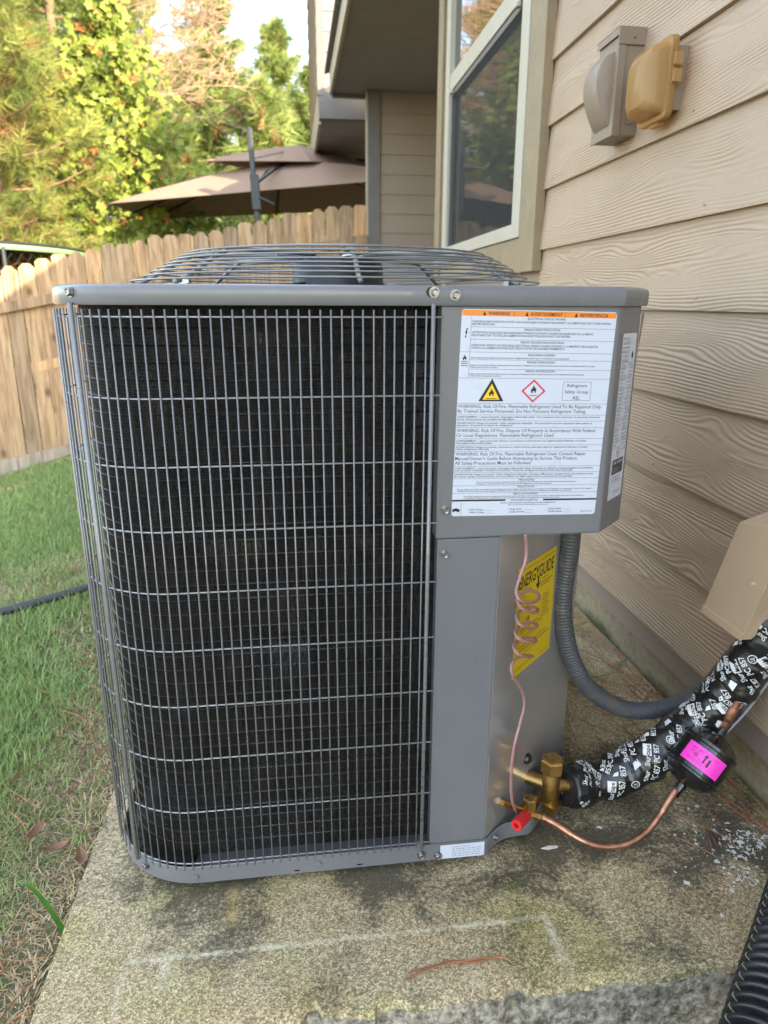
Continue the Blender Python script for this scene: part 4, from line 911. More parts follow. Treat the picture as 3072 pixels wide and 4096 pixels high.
mb = MB(); put_poly(mb, lab, [(.137, .424), (.302, .424), (.2195, .316)], 0.0001); mb.build('flame_triangle', M['ink'], wl)
mb = MB(); put_poly(mb, lab, [(.163, .4165), (.276, .4165), (.2195, .341)], 0.0002); mb.build('flame_triangle_fill', M['yellow_ink'], wl)
mb = MB(); put_poly(mb, lab, [(.415, .3735), (.4955, .429), (.576, .3735), (.4955, .318)], 0.0001); mb.build('hazard_diamond', M['red_ink'], wl)
mb = MB(); put_poly(mb, lab, [(.430, .3735), (.4955, .4185), (.561, .3735), (.4955, .3285)], 0.0002); mb.build('hazard_diamond_fill', M['label_white'], wl)
mb = MB(); put_poly(mb, lab, flame(.2195, .385, .030, ASP)[::-1], 0.0003); put_rect(mb, lab, .185, .409, .254, .412, 0.0003); put_poly(mb, lab, flame(.4955, .368, .032, ASP)[::-1], 0.0003); put_rect(mb, lab, .468, .3935, .523, .3965, 0.0003); mb.build('flame_symbol', M['ink'], wl)

# rating label on the chamfer of the box
def rat(u, v, off=0.0):
    a = u * 0.0545; return V(0.4437 + a * S2 + off * S2 + 0.0003, 0.9167 + a * S2 - off * S2 - 0.0003, 0.846 - v * 0.235)
def ratm(a, b, off=0.0): return rat(a / 0.0545, b / 0.235, off)
mb = MB(); put_poly(mb, ratm, rrect(0.0545, 0.235, 0.003)[::-1]); rl = mb.build('rating_label', M['label_white'], box_, label='narrow white rating label on the chamfered side of the box')
mb = MB(); rows_ = np.r_[np.linspace(.03, .155, 6), np.linspace(.18, .66, 24)]
for k, v in enumerate(rows_):
    r = np.random.default_rng(k)
    put_dash(mb, ratm, .06 * .0545, (.55 if k < 6 else r.uniform(.25, .5)) * .0545, v * .235, .0026, 0.0001, k)
    if k >= 6: put_dash(mb, ratm, r.uniform(.55, .68) * .0545, .94 * .0545, v * .235, .0024, 0.0001, k + 50)
    if k % 3 == 0 and k >= 6: put_rect(mb, rat, .04, v + .011, .96, v + .0125, 0.0001)
for v in (.045, .095, .145): put_rect(mb, rat, .05, v, .56, v + .0012, 0.0001); put_rect(mb, rat, .05, v + .018, .56, v + .0192, 0.0001)
put_rect(mb, rat, .04, .165, .96, .1665, 0.0001); put_rect(mb, rat, .04, .675, .96, .6765, 0.0001); put_rect(mb, rat, .04, .90, .96, .9015, 0.0001)
put_poly(mb, rat, [(.80, .098), (.88, .128), (.80, .158), (.72, .128)], 0.0001)
for k in range(24):
    a, b = rad(15 * k), rad(15 * k + 15); put_poly(mb, ratm, [(.025 + q * math.cos(c), .1665 + q * math.sin(c)) for q, c in ((.0066, a), (.0066, b), (.0056, b), (.0056, a))], 0.0001)
put_text(mb, ratm, 'UL', 1, .025, None, .1665, .0042, 'C', 0.0001); put_dash(mb, ratm, .036, .052, .1635, .003, 0.0001)
put_dash(mb, ratm, .012, .04, .203, .0026, 0.0001); put_dash(mb, ratm, .01, .045, .2075, .0026, 0.0001); put_dash(mb, ratm, .02, .05, .225, .002, 0.0001)
mb.build('printed_text', M['ink'], rl)
mb = MB(); put_poly(mb, ratm, [(a + .006, b + .176) for a, b in rrect(.043, .022, .002)][::-1], 0.0001); mb.build('certified_mark', M['dark_ink'], rl)
mb = MB(); put_text(mb, ratm, 'AHRI', 1, .009, .022, .181, .0045, 'L', 0.0002); put_text(mb, ratm, 'CERTIFIED', 1, .024, .046, .181, .0038, 'L', 0.0002); put_dash(mb, ratm, .009, .03, .190, .002, 0.0002); put_dash(mb, ratm, .009, .036, .194, .002, 0.0002); mb.build('printed_text', M['label_white'], rl)

# yellow energy label on the valve panel
def eg(a, b, off=0.0):       # metres, b downwards
    return V(0.3288 + a * S2 + (0.0006 + off) * S2, 0.9501 + a * S2 - (0.0006 + off) * S2, 0.4985 - b) + V(0.0002, 0, 0)
mb = MB(); put_rect(mb, eg, 0, 0, 0.139, 0.19); el = mb.build('energy_label', M['eg_yellow'], facet, label='yellow energy label with black lettering')
mb = MB()
put_dash(mb, eg, .006, .134, .008, .0026, 0.0002); put_text(mb, eg, 'ENERGYGUIDE', 1, .006, .131, .0265, .021, 'L', 0.0002)
xg = .006 + .125 * 0.545; put_poly(mb, eg, [(xg - .002, .034), (xg + .003, .034), (xg + .003, .047), (xg + .010, .044), (xg + .0005, .058), (xg - .009, .044), (xg - .002, .047)], 0.0002)
for k, (a, b, c) in enumerate(((.006, .05, .047), (.006, .035, .054), (.006, .033, .061), (.09, .115, .043), (.02, .04, .117), (.075, .1, .117), (.03, .085, .125), (.02, .12, .142), (.006, .09, .157), (.006, .08, .178), (.1, .13, .183))): put_dash(mb, eg, a, b, c, .0032, 0.0002, k)
put_text(mb, eg, 'Rating', 1, .048, .066, .083, .0048, 'L', 0.0002)
put_dash(mb, eg, .038, .052, .098, .009, 0.0002); put_dash(mb, eg, .012, .028, .104, .007, 0.0002)
for k in range(9): put_rect(mb, eg, .095, .074 + k * .0048, .095 + .032 * (0.6 + 0.4 * ((k * 37) % 10) / 10), .0752 + k * .0048, 0.0002)
for a in ((.012, .074, .088, .0746), (.012, .130, .088, .1306), (.012, .0746, .0126, .13), (.0874, .0746, .088, .13), (.018, .111, .082, .1125), (.006, .148, .133, .1495), (.086, .049, .128, .0505), (.086, .054, .118, .0555)): put_rect(mb, eg, *a, 0.0002)
mb.build('printed_text', M['ink'], el)
# small sticker on the base pan lip
def stk(a, b, off=0.0): return V(0.2115 + a, YF - 0.0007 - off, 0.0425 - b)
mb = MB(); put_rect(mb, stk, 0, 0, .0735, .027); sk = mb.build('serial_sticker', M['label_white'], base)
mb = MB()
for k in range(5): put_dash(mb, stk, .02, .068 if k else .05, .005 + k * .0044, .0024, 0.0001, k)
mb.build('printed_text', M['ink'], sk)

# ---- service valves
nF = V(S2, -S2, 0)
def hexcap(mb, c, ax, r, h): mb.lathe(c, ax, [(0, r * 0.92), (0.0015, r), (h - 0.004, r), (h - 0.0012, r * 0.95), (h, r * 0.80)], 6)
p = onfacet((1650 + 715 / 1.5257, 2050 + 1620 / 1.5257), 0.004); bx = p + nF * 0.040; bx = V(bx[0], bx[1], 0.075)
mb = MB(); mb.tube([p - nF * 0.006 + V(0, 0, 0), V(*bx)], 0.0125, 18); mb.lathe(bx + V(0, 0, -0.032), (0, 0, 1), [(0, 0.014), (0.006, 0.016), (0.05, 0.016), (0.054, 0.0145), (0.064, 0.0145)], 20)
mb.box(bx + V(-0.004, 0.0, -0.037), (0.042, 0.030, 0.012), [[S2, S2, 0], [-S2, S2, 0], [0, 0, 1]]); mb.lathe(bx, V(0.95, 0.1, -0.12), [(0, 0.013), (0.035, 0.013)], 18)
sv = mb.build('suction_valve', M['brass'], ac, smooth='auto')
mb = MB(); hexcap(mb, bx + V(0, 0, 0.030), (0, 0, 1), 0.0205, 0.026); mb.build('valve_cap', M['brass'], sv)
mb = MB(); mb.lathe(bx + V(0.018, 0.03, 0.010), (0.25, 0.6, 0.3), [(0, 0.006), (0.018, 0.0065), (0.02, 0.005)], 14); mb.build('red_port_cap', M['red_plastic'], sv)
VAL_S = bx
lq = onfacet((1650 + 548 / 1.5257, 2050 + 1772 / 1.5257), 0.004); lb = onfacet((1650 + 710 / 1.5257, 2050 + 1835 / 1.5257), 0.030)
mb = MB(); mb.tube([lq, lb], 0.0048, 14); mb.lathe(lb + V(0, 0, -0.014), (0, 0, 1), [(0, 0.006), (0.002, 0.009), (0.022, 0.010), (0.026, 0.008)], 18)
ldir = V(0.80, -0.25, -0.52); ldir /= np.linalg.norm(ldir); le = ony((2150 + 45 / 1.475, 2000 + 1878 / 1.475), 0.935); mb.tube([lb, le], 0.0068, 16)
rc0 = onfacet((1650 + 690 / 1.5257, 2050 + 1850 / 1.5257), 0.036); rc1 = ony((1650 + 632 / 1.5257, 2050 + 1912 / 1.5257), 0.905); mb.tube([lb, rc0], 0.005, 12)
lv = mb.build('liquid_valve', M['brass'], ac, smooth='auto')
mb = MB(); hexcap(mb, lb + V(0, 0, 0.010), (0, 0, 1), 0.0128, 0.022); mb.build('valve_cap', M['brass'], lv)
dd = rc1 - rc0; Lc = np.linalg.norm(dd); mb = MB(); mb.lathe(rc0 - dd / Lc * 0.004, dd, [(0, 0.0085), (0.003, 0.0098), (Lc, 0.0098), (Lc + 0.003, 0.0088), (Lc + 0.003, 0.0045), (Lc - 0.004, 0.004)], 22); mb.build('red_port_cap', M['red_plastic'], lv, smooth='auto')
mb = MB(); q = onfacet((1650 + 695 / 1.5257, 2050 + 1500 / 1.5257), 0.0); mb.lathe(q, nF, [(0, 0.010), (0.002, 0.0105), (0.006, 0.008), (0.009, 0.004)], 9); mb.build('rubber_plug', M['black_plastic'], ac)

# ------------------------------------------------------------------ wiring and pipework beside the unit
# control cable with coils
z6 = lambda x, y: (2000 + x / 3.16, 2150 + y / 3.16)
z5 = lambda x, y: (1650 + x / 1.5257, 2050 + y / 1.5257)
r3 = lambda x, y: (2200 + x / 1.9025, 2000 + y / 1.9025)
r6 = lambda x, y: (2150 + x / 1.475, 2000 + y / 1.475)
cab = [(320, -40, .03), (335, 150, .03), (320, 300, .03), (260, 480, .03), (215, 620, .03), (205, 700, .032), (240, 780, .038), (330, 825, .042), (440, 815, .042), (495, 750, .036), (460, 690, .026), (370, 670, .02), (280, 700, .018), (225, 760, .02), (222, 810, .026), (260, 880, .034), (330, 925, .040), (420, 950, .042), (478, 932, .036), (465, 900, .026), (400, 885, .02), (310, 900, .018), (240, 940, .02), (208, 1000, .026), (235, 1080, .034), (300, 1125, .040), (400, 1150, .042), (463, 1128, .036), (448, 1092, .026), (360, 1072, .02), (260, 1110, .018), (205, 1165, .021), (193, 1215, .026), (228, 1270, .034), (300, 1308, .040), (400, 1328, .042), (455, 1302, .036), (430, 1275, .026), (340, 1268, .02), (230, 1300, .018), (175, 1360, .022), (185, 1420, .030), (230, 1475, .037), (300, 1503, .040), (390, 1503, .038), (415, 1498, .031), (330, 1492, .024), (250, 1505, .022), (185, 1545, .023), (142, 1640, .026), (158, 1740, .028), (210, 1820, .028), (270, 1920, .028), (302, 2020, .028), (303, 2150, .028)]
pts = [onfacet(z6(a, b), c) for a, b, c in cab] + [onfacet(z5(a, b), c) for a, b, c in ((655, 1290, .028), (618, 1440, .028), (602, 1600, .026), (606, 1740, .024), (630, 1820, .020), (665, 1858, .014), (705, 1866, .012), (742, 1850, .010))]
e0 = pts[-1]; pts += [onfacet(z5(800, 1800), .012), onfacet(z5(850, 1750), .016), ony(z5(915, 1706), 0.985)]
mb = MB(); mb.tube(spline(pts, 6), 0.0024, 8); mb.build('control_cable', M['cable'], smooth=True, label='pinkish brown control cable coiled in front of the yellow label', cat='cable')

# flexible conduit
cpts = [ony(r3(a, b), y) for (a, b), y in zip([(165, 215), (152, 350), (130, 500), (102, 700), (98, 850), (115, 1010), (155, 1180), (245, 1370), (380, 1500), (560, 1588), (750, 1602), (950, 1562), (1100, 1490), (1235, 1390), (1340, 1270)], [1.055, 1.055, 1.056, 1.058, 1.058, 1.06, 1.06, 1.06, 1.065, 1.07, 1.075, 1.08, 1.085, 1.08, 1.055])]
cpts.append(V(0.778, 1.01, 0.30)); cpts.append(V(0.778, 0.84, 0.42)); cpts.append(V(0.778, 0.5, 0.7))
cpts[0][2] = 0.5665
cp, s = resample(spline(cpts, 10), 0.0012)
mb = MB(); mb.tube(cp, 0.0158 + 0.0006 * np.sin(s * 2 * math.pi / 0.0058), 22); cond = mb.build('electrical_conduit', M['conduit'], smooth=True, label='thick grey ribbed flexible conduit curving from the control box to the wall', cat='conduit')
mb = MB(); mb.lathe(cpts[0] + V(0, 0, 0), (0, 0, -1), [(0, 0.021), (0.012, 0.021), (0.014, 0.019), (0.03, 0.019)], 8); mb.build('conduit_fitting', M['black_plastic'], cond)

# insulated suction line wrapped in printed tape
lp = [(VAL_S + V(0.030, 0.004, -0.012)), ony(r6(300, 1668), 1.005), ony(r6(480, 1615), 1.0), ony(r6(650, 1520), 1.0), ony(r6(800, 1415), 1.0), ony(r6(950, 1300), 0.995), ony(r6(1080, 1175), 0.985), ony(r6(1180, 1060), 0.975), ony(r6(1270, 930), 0.965), ony(r6(1345, 820), 0.955)]
lp.append(V(0.772, 0.950, 0.43))
cp, s = resample(spline(lp, 10), 0.003)
rr = 0.0365 * (1 + 0.05 * (NZ.fbm(s * 26, s * 0 + 3) - 0.47) * 2); rr[:6] *= np.linspace(0.86, 1, 6); rr[-26:] *= np.linspace(1, 0.78, 26)
T, Nf, Bf = frames(cp); seam = np.zeros(len(cp))
mb = MB(); nn_ = 40; a = np.arange(nn_) * 2 * math.pi / nn_
wr_ = (NZ.fbm(s[:, None] * 30 + 6, np.cos(a)[None] * 1.6 + 3) + NZ.fbm(s[:, None] * 45, np.sin(a)[None] * 2 + 9) - 0.94) * 0.0085
spiral = (s[:, None] / 0.042 + a[None] / (2 * math.pi)) % 1.0
R2 = rr[:, None] + wr_ + 0.0016 * (spiral < 0.5)
# tube cross frame oriented so that angle 0 looks at the camera
F0 = CAM - cp; F0 -= T * (F0 * T).sum(1)[:, None]; F0 /= np.linalg.norm(F0, axis=1)[:, None]; F1 = np.cross(T, F0)
P = cp[:, None] + R2[..., None] * (np.cos(a)[None, :, None] * F0[:, None] + np.sin(a)[None, :, None] * F1[:, None])
n1 = len(cp); f = [(i * nn_ + q, i * nn_ + (q + 1) % nn_, (i + 1) * nn_ + (q + 1) % nn_, (i + 1) * nn_ + q) for i in range(n1 - 1) for q in range(nn_)]
mb.add(P.reshape(-1, 3), f + [tuple(range(nn_ - 1, -1, -1))])
sline = mb.build('suction_line', M['tape'], smooth=True, label='thick black taped pipe with white print from the brass valve to the wall cover', cat='pipe')
def on_line(sa, th, off):
    i = np.clip(sa, 0, s[-1] - 1e-4); k = np.searchsorted(s, i) - 1; k = max(0, min(k, len(s) - 2)); w_ = (i - s[k]) / (s[k + 1] - s[k])
    c_ = cp[k] * (1 - w_) + cp[k + 1] * w_; a_ = F0[k] * (1 - w_) + F0[k + 1] * w_; b_ = F1[k] * (1 - w_) + F1[k + 1] * w_
    d = a_ * math.cos(th) + b_ * math.sin(th); j = int(round((th % (2 * math.pi)) / (2 * math.pi) * nn_)) % nn_
    R_ = max(R2[k, (j + q) % nn_] if 0 <= k < n1 else 0.034 for q in (-1, 0, 1)); R_ = max(R_, R2[min(k + 1, n1 - 1), j])
    return c_ + d * (R_ + 0.0005 + off)
mbw = MB(); mbk = MB(); r_ = np.random.default_rng(5)
def stamp(sa, th, rot, size, what):
    c_, s_ = math.cos(rot), math.sin(rot)
    def fn(u, v, off=0.0):
        x, y = u * c_ - v * s_, u * s_ + v * c_; return on_line(sa + x, th + y / 0.0375, off)
    if what == 0:
        put_text(mbw, fn, 'Shur', 1, -size * 2.0, -size * 0.1, 0, size, 'L'); put_poly(mbw, fn, [(u, v) for u in (0, ) for v in (-size * .75, size * .75)] + [(size * k / 3.0, size * .75) for k in range(1, 8)] + [(size * k / 3.0, -size * .95) for k in range(7, 0, -1)])
        put_text(mbk, fn, 'tape', 1, size * .15, size * 2.1, 0.05 * size, size * 0.9, 'L', 0.0003)
        put_text(mbw, fn, 'PC 857', 1, -size * 1.0, size * 2.4, size * 1.7, size * 1.0, 'L')
    elif what == 1: put_text(mbw, fn, '857', 1, -size, size, 0, size * 1.1, 'L'); put_poly(mbw, fn, [(-size * 1.0, -size * 1.9), (-size * 0.9, -size * 0.9), (-size * 0.1, -size * 0.9), (-size * 0.3, -size * 1.5)])
    elif what == 2:
        put_text(mbw, fn, 'UL', 1, -size * .35, size * .35, 0, size * 0.7, 'L')
        for k in range(14):
            a0, a1 = 2 * math.pi * k / 14, 2 * math.pi * (k + 1) / 14; put_poly(mbw, fn, [(q * math.cos(c), q * math.sin(c)) for q, c in ((size * .8, a0), (size * .8, a1), (size * .65, a1), (size * .65, a0))])
    elif what == 3: put_text(mbw, fn, 'Shur', 1, -size * 1.2, size * 0.8, 0, size, 'L'); put_text(mbw, fn, 'PC 857', 1, -size * 0.9, size * 2.2, size * 1.5, size * 0.95, 'L')
    elif what == 4: put_poly(mbw, fn, [(-size, -size * .6), (size * .2, -size * .8), (size, 0), (0, size * .7)])
sa = 0.025; k = 0
while sa < s[-1] - 0.06:
    for th0 in (-0.95, -0.15, 0.75):
        stamp(sa + r_.uniform(-0.012, 0.012), th0 + r_.uniform(-0.2, 0.2), -1.0 + r_.uniform(-0.35, 0.35), r_.uniform(0.0082, 0.0100), [0, 3, 1, 2, 0, 4, 3, 1][k % 8]); k += 1
    sa += 0.031
mbw.build('tape_print', M['tape_print'], sline, kind='stuff'); mbk.build('tape_print_reverse', M['ink'], sline, kind='stuff')
mb = MB(); mb.lathe(lp[0] - V(0.006, 0, -0.001), T[0], [(0, 0.02), (0.0, 0.031), (0.012, 0.0335)], 28); mb.build('insulation_end', M['black_plastic'], sline)

# liquid line, filter drier, stub
dr0, dr1 = ony(r6(882, 1638), 0.93), ony(r6(1043, 1422), 0.945); ax = dr1 - dr0; Ld = np.linalg.norm(ax); ax /= Ld
drier = thing('filter_drier', 'glossy black filter drier cylinder with bright pink label in front of the taped pipe', 'filter', tuple(dr0))
DR = 0.0455
mb = MB(); mb.lathe(dr0, ax, [(-0.014, 0.009), (-0.010, 0.024), (0.0, 0.038), (0.008, DR - 0.001), (0.011, DR + 0.002), (0.014, DR + 0.002), (0.016, DR), (Ld - 0.016, DR), (Ld - 0.014, DR + 0.002), (Ld - 0.009, DR + 0.002), (Ld - 0.007, DR - 0.001), (Ld + 0.002, 0.037), (Ld + 0.010, 0.024), (Ld + 0.014, 0.009)], 48)
db = mb.build('body', M['drier'], drier, smooth='auto')
for c_, d_ in ((dr0 - ax * 0.008, -ax), (dr1 + ax * 0.008, ax)): mb = MB(); mb.lathe(c_, d_, [(0, 0.009), (0.01, 0.0085), (0.016, 0.0078), (0.03, 0.0074)], 16); mb.build('end_fitting', M['drier'], drier, smooth='auto')
f0 = CAM - (dr0 + dr1) / 2; f0 -= ax * np.dot(f0, ax); f0 /= np.linalg.norm(f0); f1 = np.cross(ax, f0)
def dl(u, v, off=0.0):        # u around, v along (up = -v)
    th = u / DR; return dr0 + ax * (Ld * 0.5 - v) + (f0 * math.cos(th) + f1 * math.sin(th)) * (DR + 0.0004 + off)
mb = MB(); U = np.linspace(-0.030, 0.040, 24); Vv = np.linspace(-0.0165, 0.0165, 3)
mb.grid(np.array([[dl(u, v) for v in Vv] for u in U])); pl_ = mb.build('pink_label', M['pink_label'], drier, smooth=True)
mb = MB()
for u0, u1, v, c_ in ((-.020, .0, -.0095, .0024), (-.020, -.004, -.005, .0016), (-.020, -.006, -.002, .0016), (-.020, .012, .0105, .0014), (-.020, .004, .0078, .0014), (.016, .026, -.010, .0016), (-.004, .01, .004, .0016)): put_dash(mb, dl, u0, u1, v, c_, 0.0003)
put_poly(mb, dl, [(.004, .006), (.0065, .006), (.0065, -.006), (.0095, -.004), (.0055, -.011), (.0015, -.004), (.004, -.006)], 0.0003); put_rect(mb, dl, .011, -.006, .0145, .008, 0.0003)
for k in range(12):
    a0, a1 = 2 * math.pi * k / 12, 2 * math.pi * (k + 1) / 12; put_poly(mb, dl, [(-.0095 + q * math.cos(c), .001 + q * math.sin(c)) for q, c in ((.0034, a0), (.0034, a1), (.0028, a1), (.0028, a0))], 0.0003)
put_text(mb, dl, 'UL', 1, -.0115, -.0075, .001, .003, 'L', 0.0003)
mb.build('printed_text', M['ink'], pl_)
cps = [le - V(0.006, 0, -0.004)] + [ony(r6(a, b), y) for a, b, y in ((110, 1912, 0.925), (230, 1990, 0.905), (330, 2033, 0.893), (430, 2045, 0.888), (540, 2025, 0.887), (640, 1962, 0.893), (715, 1870, 0.904), (765, 1788, 0.915), (815, 1712, 0.924))] + [dr0 - ax * 0.03]
cp2, s2 = resample(spline(cps, 8), 0.003); rc = np.full(len(cp2), 0.0052); rc[s2 < 0.055] = 0.0064; rc[s2 > s2[-1] - 0.05] = 0.0064
mb = MB(); mb.tube(cp2, rc, 14); mb.build('copper_pipe', M['copper'], smooth=True, label='bent copper pipe looping from the small brass valve to the black drier', cat='pipe')
st = [dr1 + ax * 0.028, ony(r6(1110, 1322), 0.948), ony(r6(1150, 1245), 0.945), ony(r6(1183, 1180), 0.948), ony(r6(1205, 1120), 0.955), ony(r6(1205, 1040), 0.972)]
cp2, s2 = resample(spline(st, 8), 0.003); rc = np.where((s2 > 0.02) & (s2 < 0.045), 0.0086, 0.0066)
mb = MB(); mb.tube(cp2, rc, 14); mb.build('copper_stub', M['copper'], smooth=True, label='short oxidised copper stub leaving the top of the black drier', cat='pipe')
gw = [ony(r6(1115, 1370), 0.952), ony(r6(1180, 1305), 0.955), ony(r6(1250, 1225), 0.955), ony(r6(1320, 1130), 0.955), ony(r6(1365, 1060), 0.955), ony(r6(1380, 950), 0.955)]
mb = MB(); mb.tube(spline(gw, 6), 0.0024, 8); mb.build('grey_wire', M['grey_wire'], smooth=True, label='thin grey wire running beside the taped pipe at the right edge', cat='wire')

# tan line cover on the wall
cov = thing('line_cover', 'tan plastic cover on the wall where the taped pipe enters', 'pipe cover', (0.80, 1.0, 0.354))
A0, B0 = onx(r3(1165, 845), 0.714), onx(r3(1455, 1060), 0.714); A1 = onx(r3(1447, 172), 0.716); B1 = B0 + (A1 - A0) * 1.15
zb = (A0[2] + B0[2]) / 2
def wallp(p): return V(0.806, p[1], p[2])
mb = MB(); T1 = A1 + V(0.0, -0.002, 0.0); vs_ = [A0, B0, B1, T1, wallp(A0), wallp(B0), wallp(B1) + V(0, 0, 0.03), wallp(T1) + V(0, 0, 0.03)]
mb.add(vs_, [(0, 3, 2, 1), (1, 2, 6, 5), (3, 7, 6, 2), (0, 4, 7, 3)])
o = mb.build('cover_body', M['cover_tan'], cov); sm = o.modifiers.new('thick', 'SOLIDIFY'); sm.thickness = 0.0025; b_ = o.modifiers.new('bevel', 'BEVEL'); b_.width = 0.003; b_.segments = 2
d_ = (A1 - A0); mb = MB(); mb.extrude([A0 + V(-0.004, 0.003, -0.002), B0 + V(-0.004, -0.003, -0.002), B0 + d_ * 0.07 + V(-0.004, -0.003, 0), A0 + d_ * 0.07 + V(-0.004, 0.003, 0)], (0.003, 0, 0)); mb.build('cover_lip', M['cover_tan'], cov, bevel=0.001)
mb = MB(); mb.extrude([A0 + d_ * 0.12 + (B0 - A0) * 0.5 + V(-0.0012, 0.0012, 0), A0 + d_ * 0.12 + (B0 - A0) * 0.5 + V(-0.0012, -0.0012, 0), A1 + (B0 - A0) * 0.5 + V(-0.0012, -0.0012, 0), A1 + (B0 - A0) * 0.5 + V(-0.0012, 0.0012, 0)], (0.002, 0, 0))
bolt('cover_screw', A0 + d_ * 0.55 + (B0 - A0) * 0.78 + V(-0.001, 0, 0), (-1, 0, 0), cov, 0.003, 'cover_tan')
mb = MB(); mb.tube([V(0.803, A1[1] + 0.012, A1[2] + 0.02), V(0.800, A1[1] - 0.02, A1[2] + 0.034), V(0.802, A1[1] - 0.10, A1[2] + 0.036)], 0.006, 8); mb.build('sealant_bead', M['siding'], cov, smooth=True)

# taupe electrical box with rounded bulge
eb = thing('electrical_box', 'taupe painted electrical box with rounded bulge mounted on the siding', 'electrical box', (0.80, 1.76, 1.25))
mb = MB(); mb.box2((0.748, 1.70, 1.256), (0.812, 1.812, 1.470)); mb.build('box_body', M['taupe'], eb, bevel=0.0015)
mb = MB(); mb.box2((0.742, 1.695, 1.437), (0.806, 1.6985, 1.4725)); mb.box2((0.742, 1.6985, 1.4712), (0.806, 1.815, 1.4732)); mb.box2((0.7425, 1.6985, 1.456), (0.7445, 1.815, 1.4711)); mb.build('lid_flap', M['taupe'], eb, bevel=0.0012)
mb = MB(); mb.box2((0.7435, 1.6965, 1.2545), (0.7625, 1.6995, 1.4365)); mb.box2((0.7435, 1.6995, 1.2545), (0.7465, 1.814, 1.4365)); mb.build('box_door', M['taupe'], eb, bevel=0.001)
mb = MB(); zz = np.linspace(0, 1, 22); prof = []
P = np.zeros((22, 7, 3))
for i, q in enumerate(zz):
    z = 1.428 - 0.15 * q; d = 0.036 * math.sin(math.pi * min(1, q ** 0.72)) ** 0.8 if 0 < q < 1 else 0
    for j, y in enumerate((1.716, 1.7165, 1.718, 1.75, 1.79, 1.7945, 1.795)):
        P[i, j] = (0.7435 - (d if 1 <= j <= 5 else 0) - (0.0 if j not in (2, 3, 4) else 0.0008), y, z)
mb.grid(P); mb.build('door_bulge', M['taupe'], eb, smooth=True)
for z, y in ((1.282, 1.78),):
    mb = MB(); mb.lathe((0.783, 1.6998, 1.292), (0, -1, 0), [(0.0, 0.0135), (0.0012, 0.0128), (0.0013, 0.0112), (0.0004, 0.0105), (0.0004, 0.0)], 26, caps=False); mb.build('knockout', M['taupe'], eb, smooth='auto')
mb = MB(); mb.lathe((0.779, 1.6949, 1.4505), (0, -1, 0), [(0, 0.0022), (0.0003, 0.0022)], 10); mb.build('rivet_hole', M['motor'], eb)
# yellowed in-use outlet cover
oc = thing('outlet_cover', 'yellowed translucent weatherproof outlet cover on the siding beside the taupe box', 'outlet cover', (0.80, 1.55, 1.25))
mb = MB(); mb.box2((0.786, 1.512, 1.265), (0.812, 1.60, 1.381)); mb.build('mounting_plate', M['taupe'], oc, bevel=0.001)
mb = MB(); mb.box2((0.782, 1.515, 1.262), (0.7858, 1.598, 1.384)); mb.build('gasket', M['motor'], oc)
def shell(secs):
    mb = MB(); P = []
    for x, y0, y1, z0, z1, r in secs:
        p = []
        for cy, cz, a in ((y1 - r, z0 + r, -90), (y1 - r, z1 - r, 0), (y0 + r, z1 - r, 90), (y0 + r, z0 + r, 180)): p += [(x, cy + r * math.cos(rad(a + q)), cz + r * math.sin(rad(a + q))) for q in np.linspace(0, 90, 6)]
        P.append(p)
    P = np.array(P); n1, n2 = P.shape[:2]
    mb.add(P.reshape(-1, 3), [(i * n2 + j, i * n2 + (j + 1) % n2, (i + 1) * n2 + (j + 1) % n2, (i + 1) * n2 + j) for i in range(n1 - 1) for j in range(n2)] + [tuple((n1 - 1) * n2 + j for j in range(n2))]); return mb
secs = [(0.781, 1.498, 1.615, 1.250, 1.396, 0.012), (0.768, 1.498, 1.615, 1.250, 1.396, 0.012), (0.767, 1.507, 1.606, 1.259, 1.386, 0.011), (0.750, 1.509, 1.604, 1.262, 1.383, 0.012), (0.735, 1.512, 1.601, 1.266, 1.377, 0.014), (0.726, 1.522, 1.592, 1.275, 1.362, 0.016)]
mb = shell(secs); o = mb.build('cover_hood', M['amber'], oc, smooth='auto'); sm = o.modifiers.new('thick', 'SOLIDIFY'); sm.thickness = 0.0018
for z in (1.352, 1.322): mb = MB(); mb.box2((0.772, 1.489, z - 0.012), (0.791, 1.4975, z + 0.012)); mb.build('hinge', M['amber'], oc, bevel=0.002)
mb = MB(); mb.box2((0.772, 1.54, 1.241), (0.788, 1.575, 1.2495)); mb.build('latch', M['amber'], oc, bevel=0.002)

# black corrugated drain pipe at the lower right
q0, q1 = V(0.535, 0.545, 0.028), V(0.735, 0.735, 0.062); dv = (q1 - q0) / np.linalg.norm(q1 - q0); pts = [q0 - dv * 0.25 - V(0, 0, 0.02), q0, q1, q1 + dv * 0.06]
cp2, s2 = resample(spline(pts, 10), 0.0017); w_ = (s2 / 0.0155) % 1.0; rad_ = 0.0485 + 0.0065 * np.clip(np.sin(2 * math.pi * w_) * 2.2, -1, 1)
mb = MB(); mb.tube(cp2, rad_, 40, caps=False); dp = mb.build('corrugated_pipe', M['corrugated'], smooth=True, label='black corrugated drain pipe in the lower right corner', cat='pipe')
Tq, _, _ = frames(cp2); F0q = CAM - cp2; F0q -= Tq * (F0q * Tq).sum(1)[:, None]; F0q /= np.linalg.norm(F0q, axis=1)[:, None]; F1q = np.cross(Tq, F0q)
mb = MB()
sgn = 1 if np.dot(F1q[10], (-1, 0.3, 0)) > 0 else -1
th = sgn * 1.1; dd_ = F0q * math.cos(th) + F1q * math.sin(th); mb.tube(cp2 + dd_ * (rad_ + 0.0001)[:, None], 0.0008, 4); mb.build('painted_stripe', M['stripe'], dp)

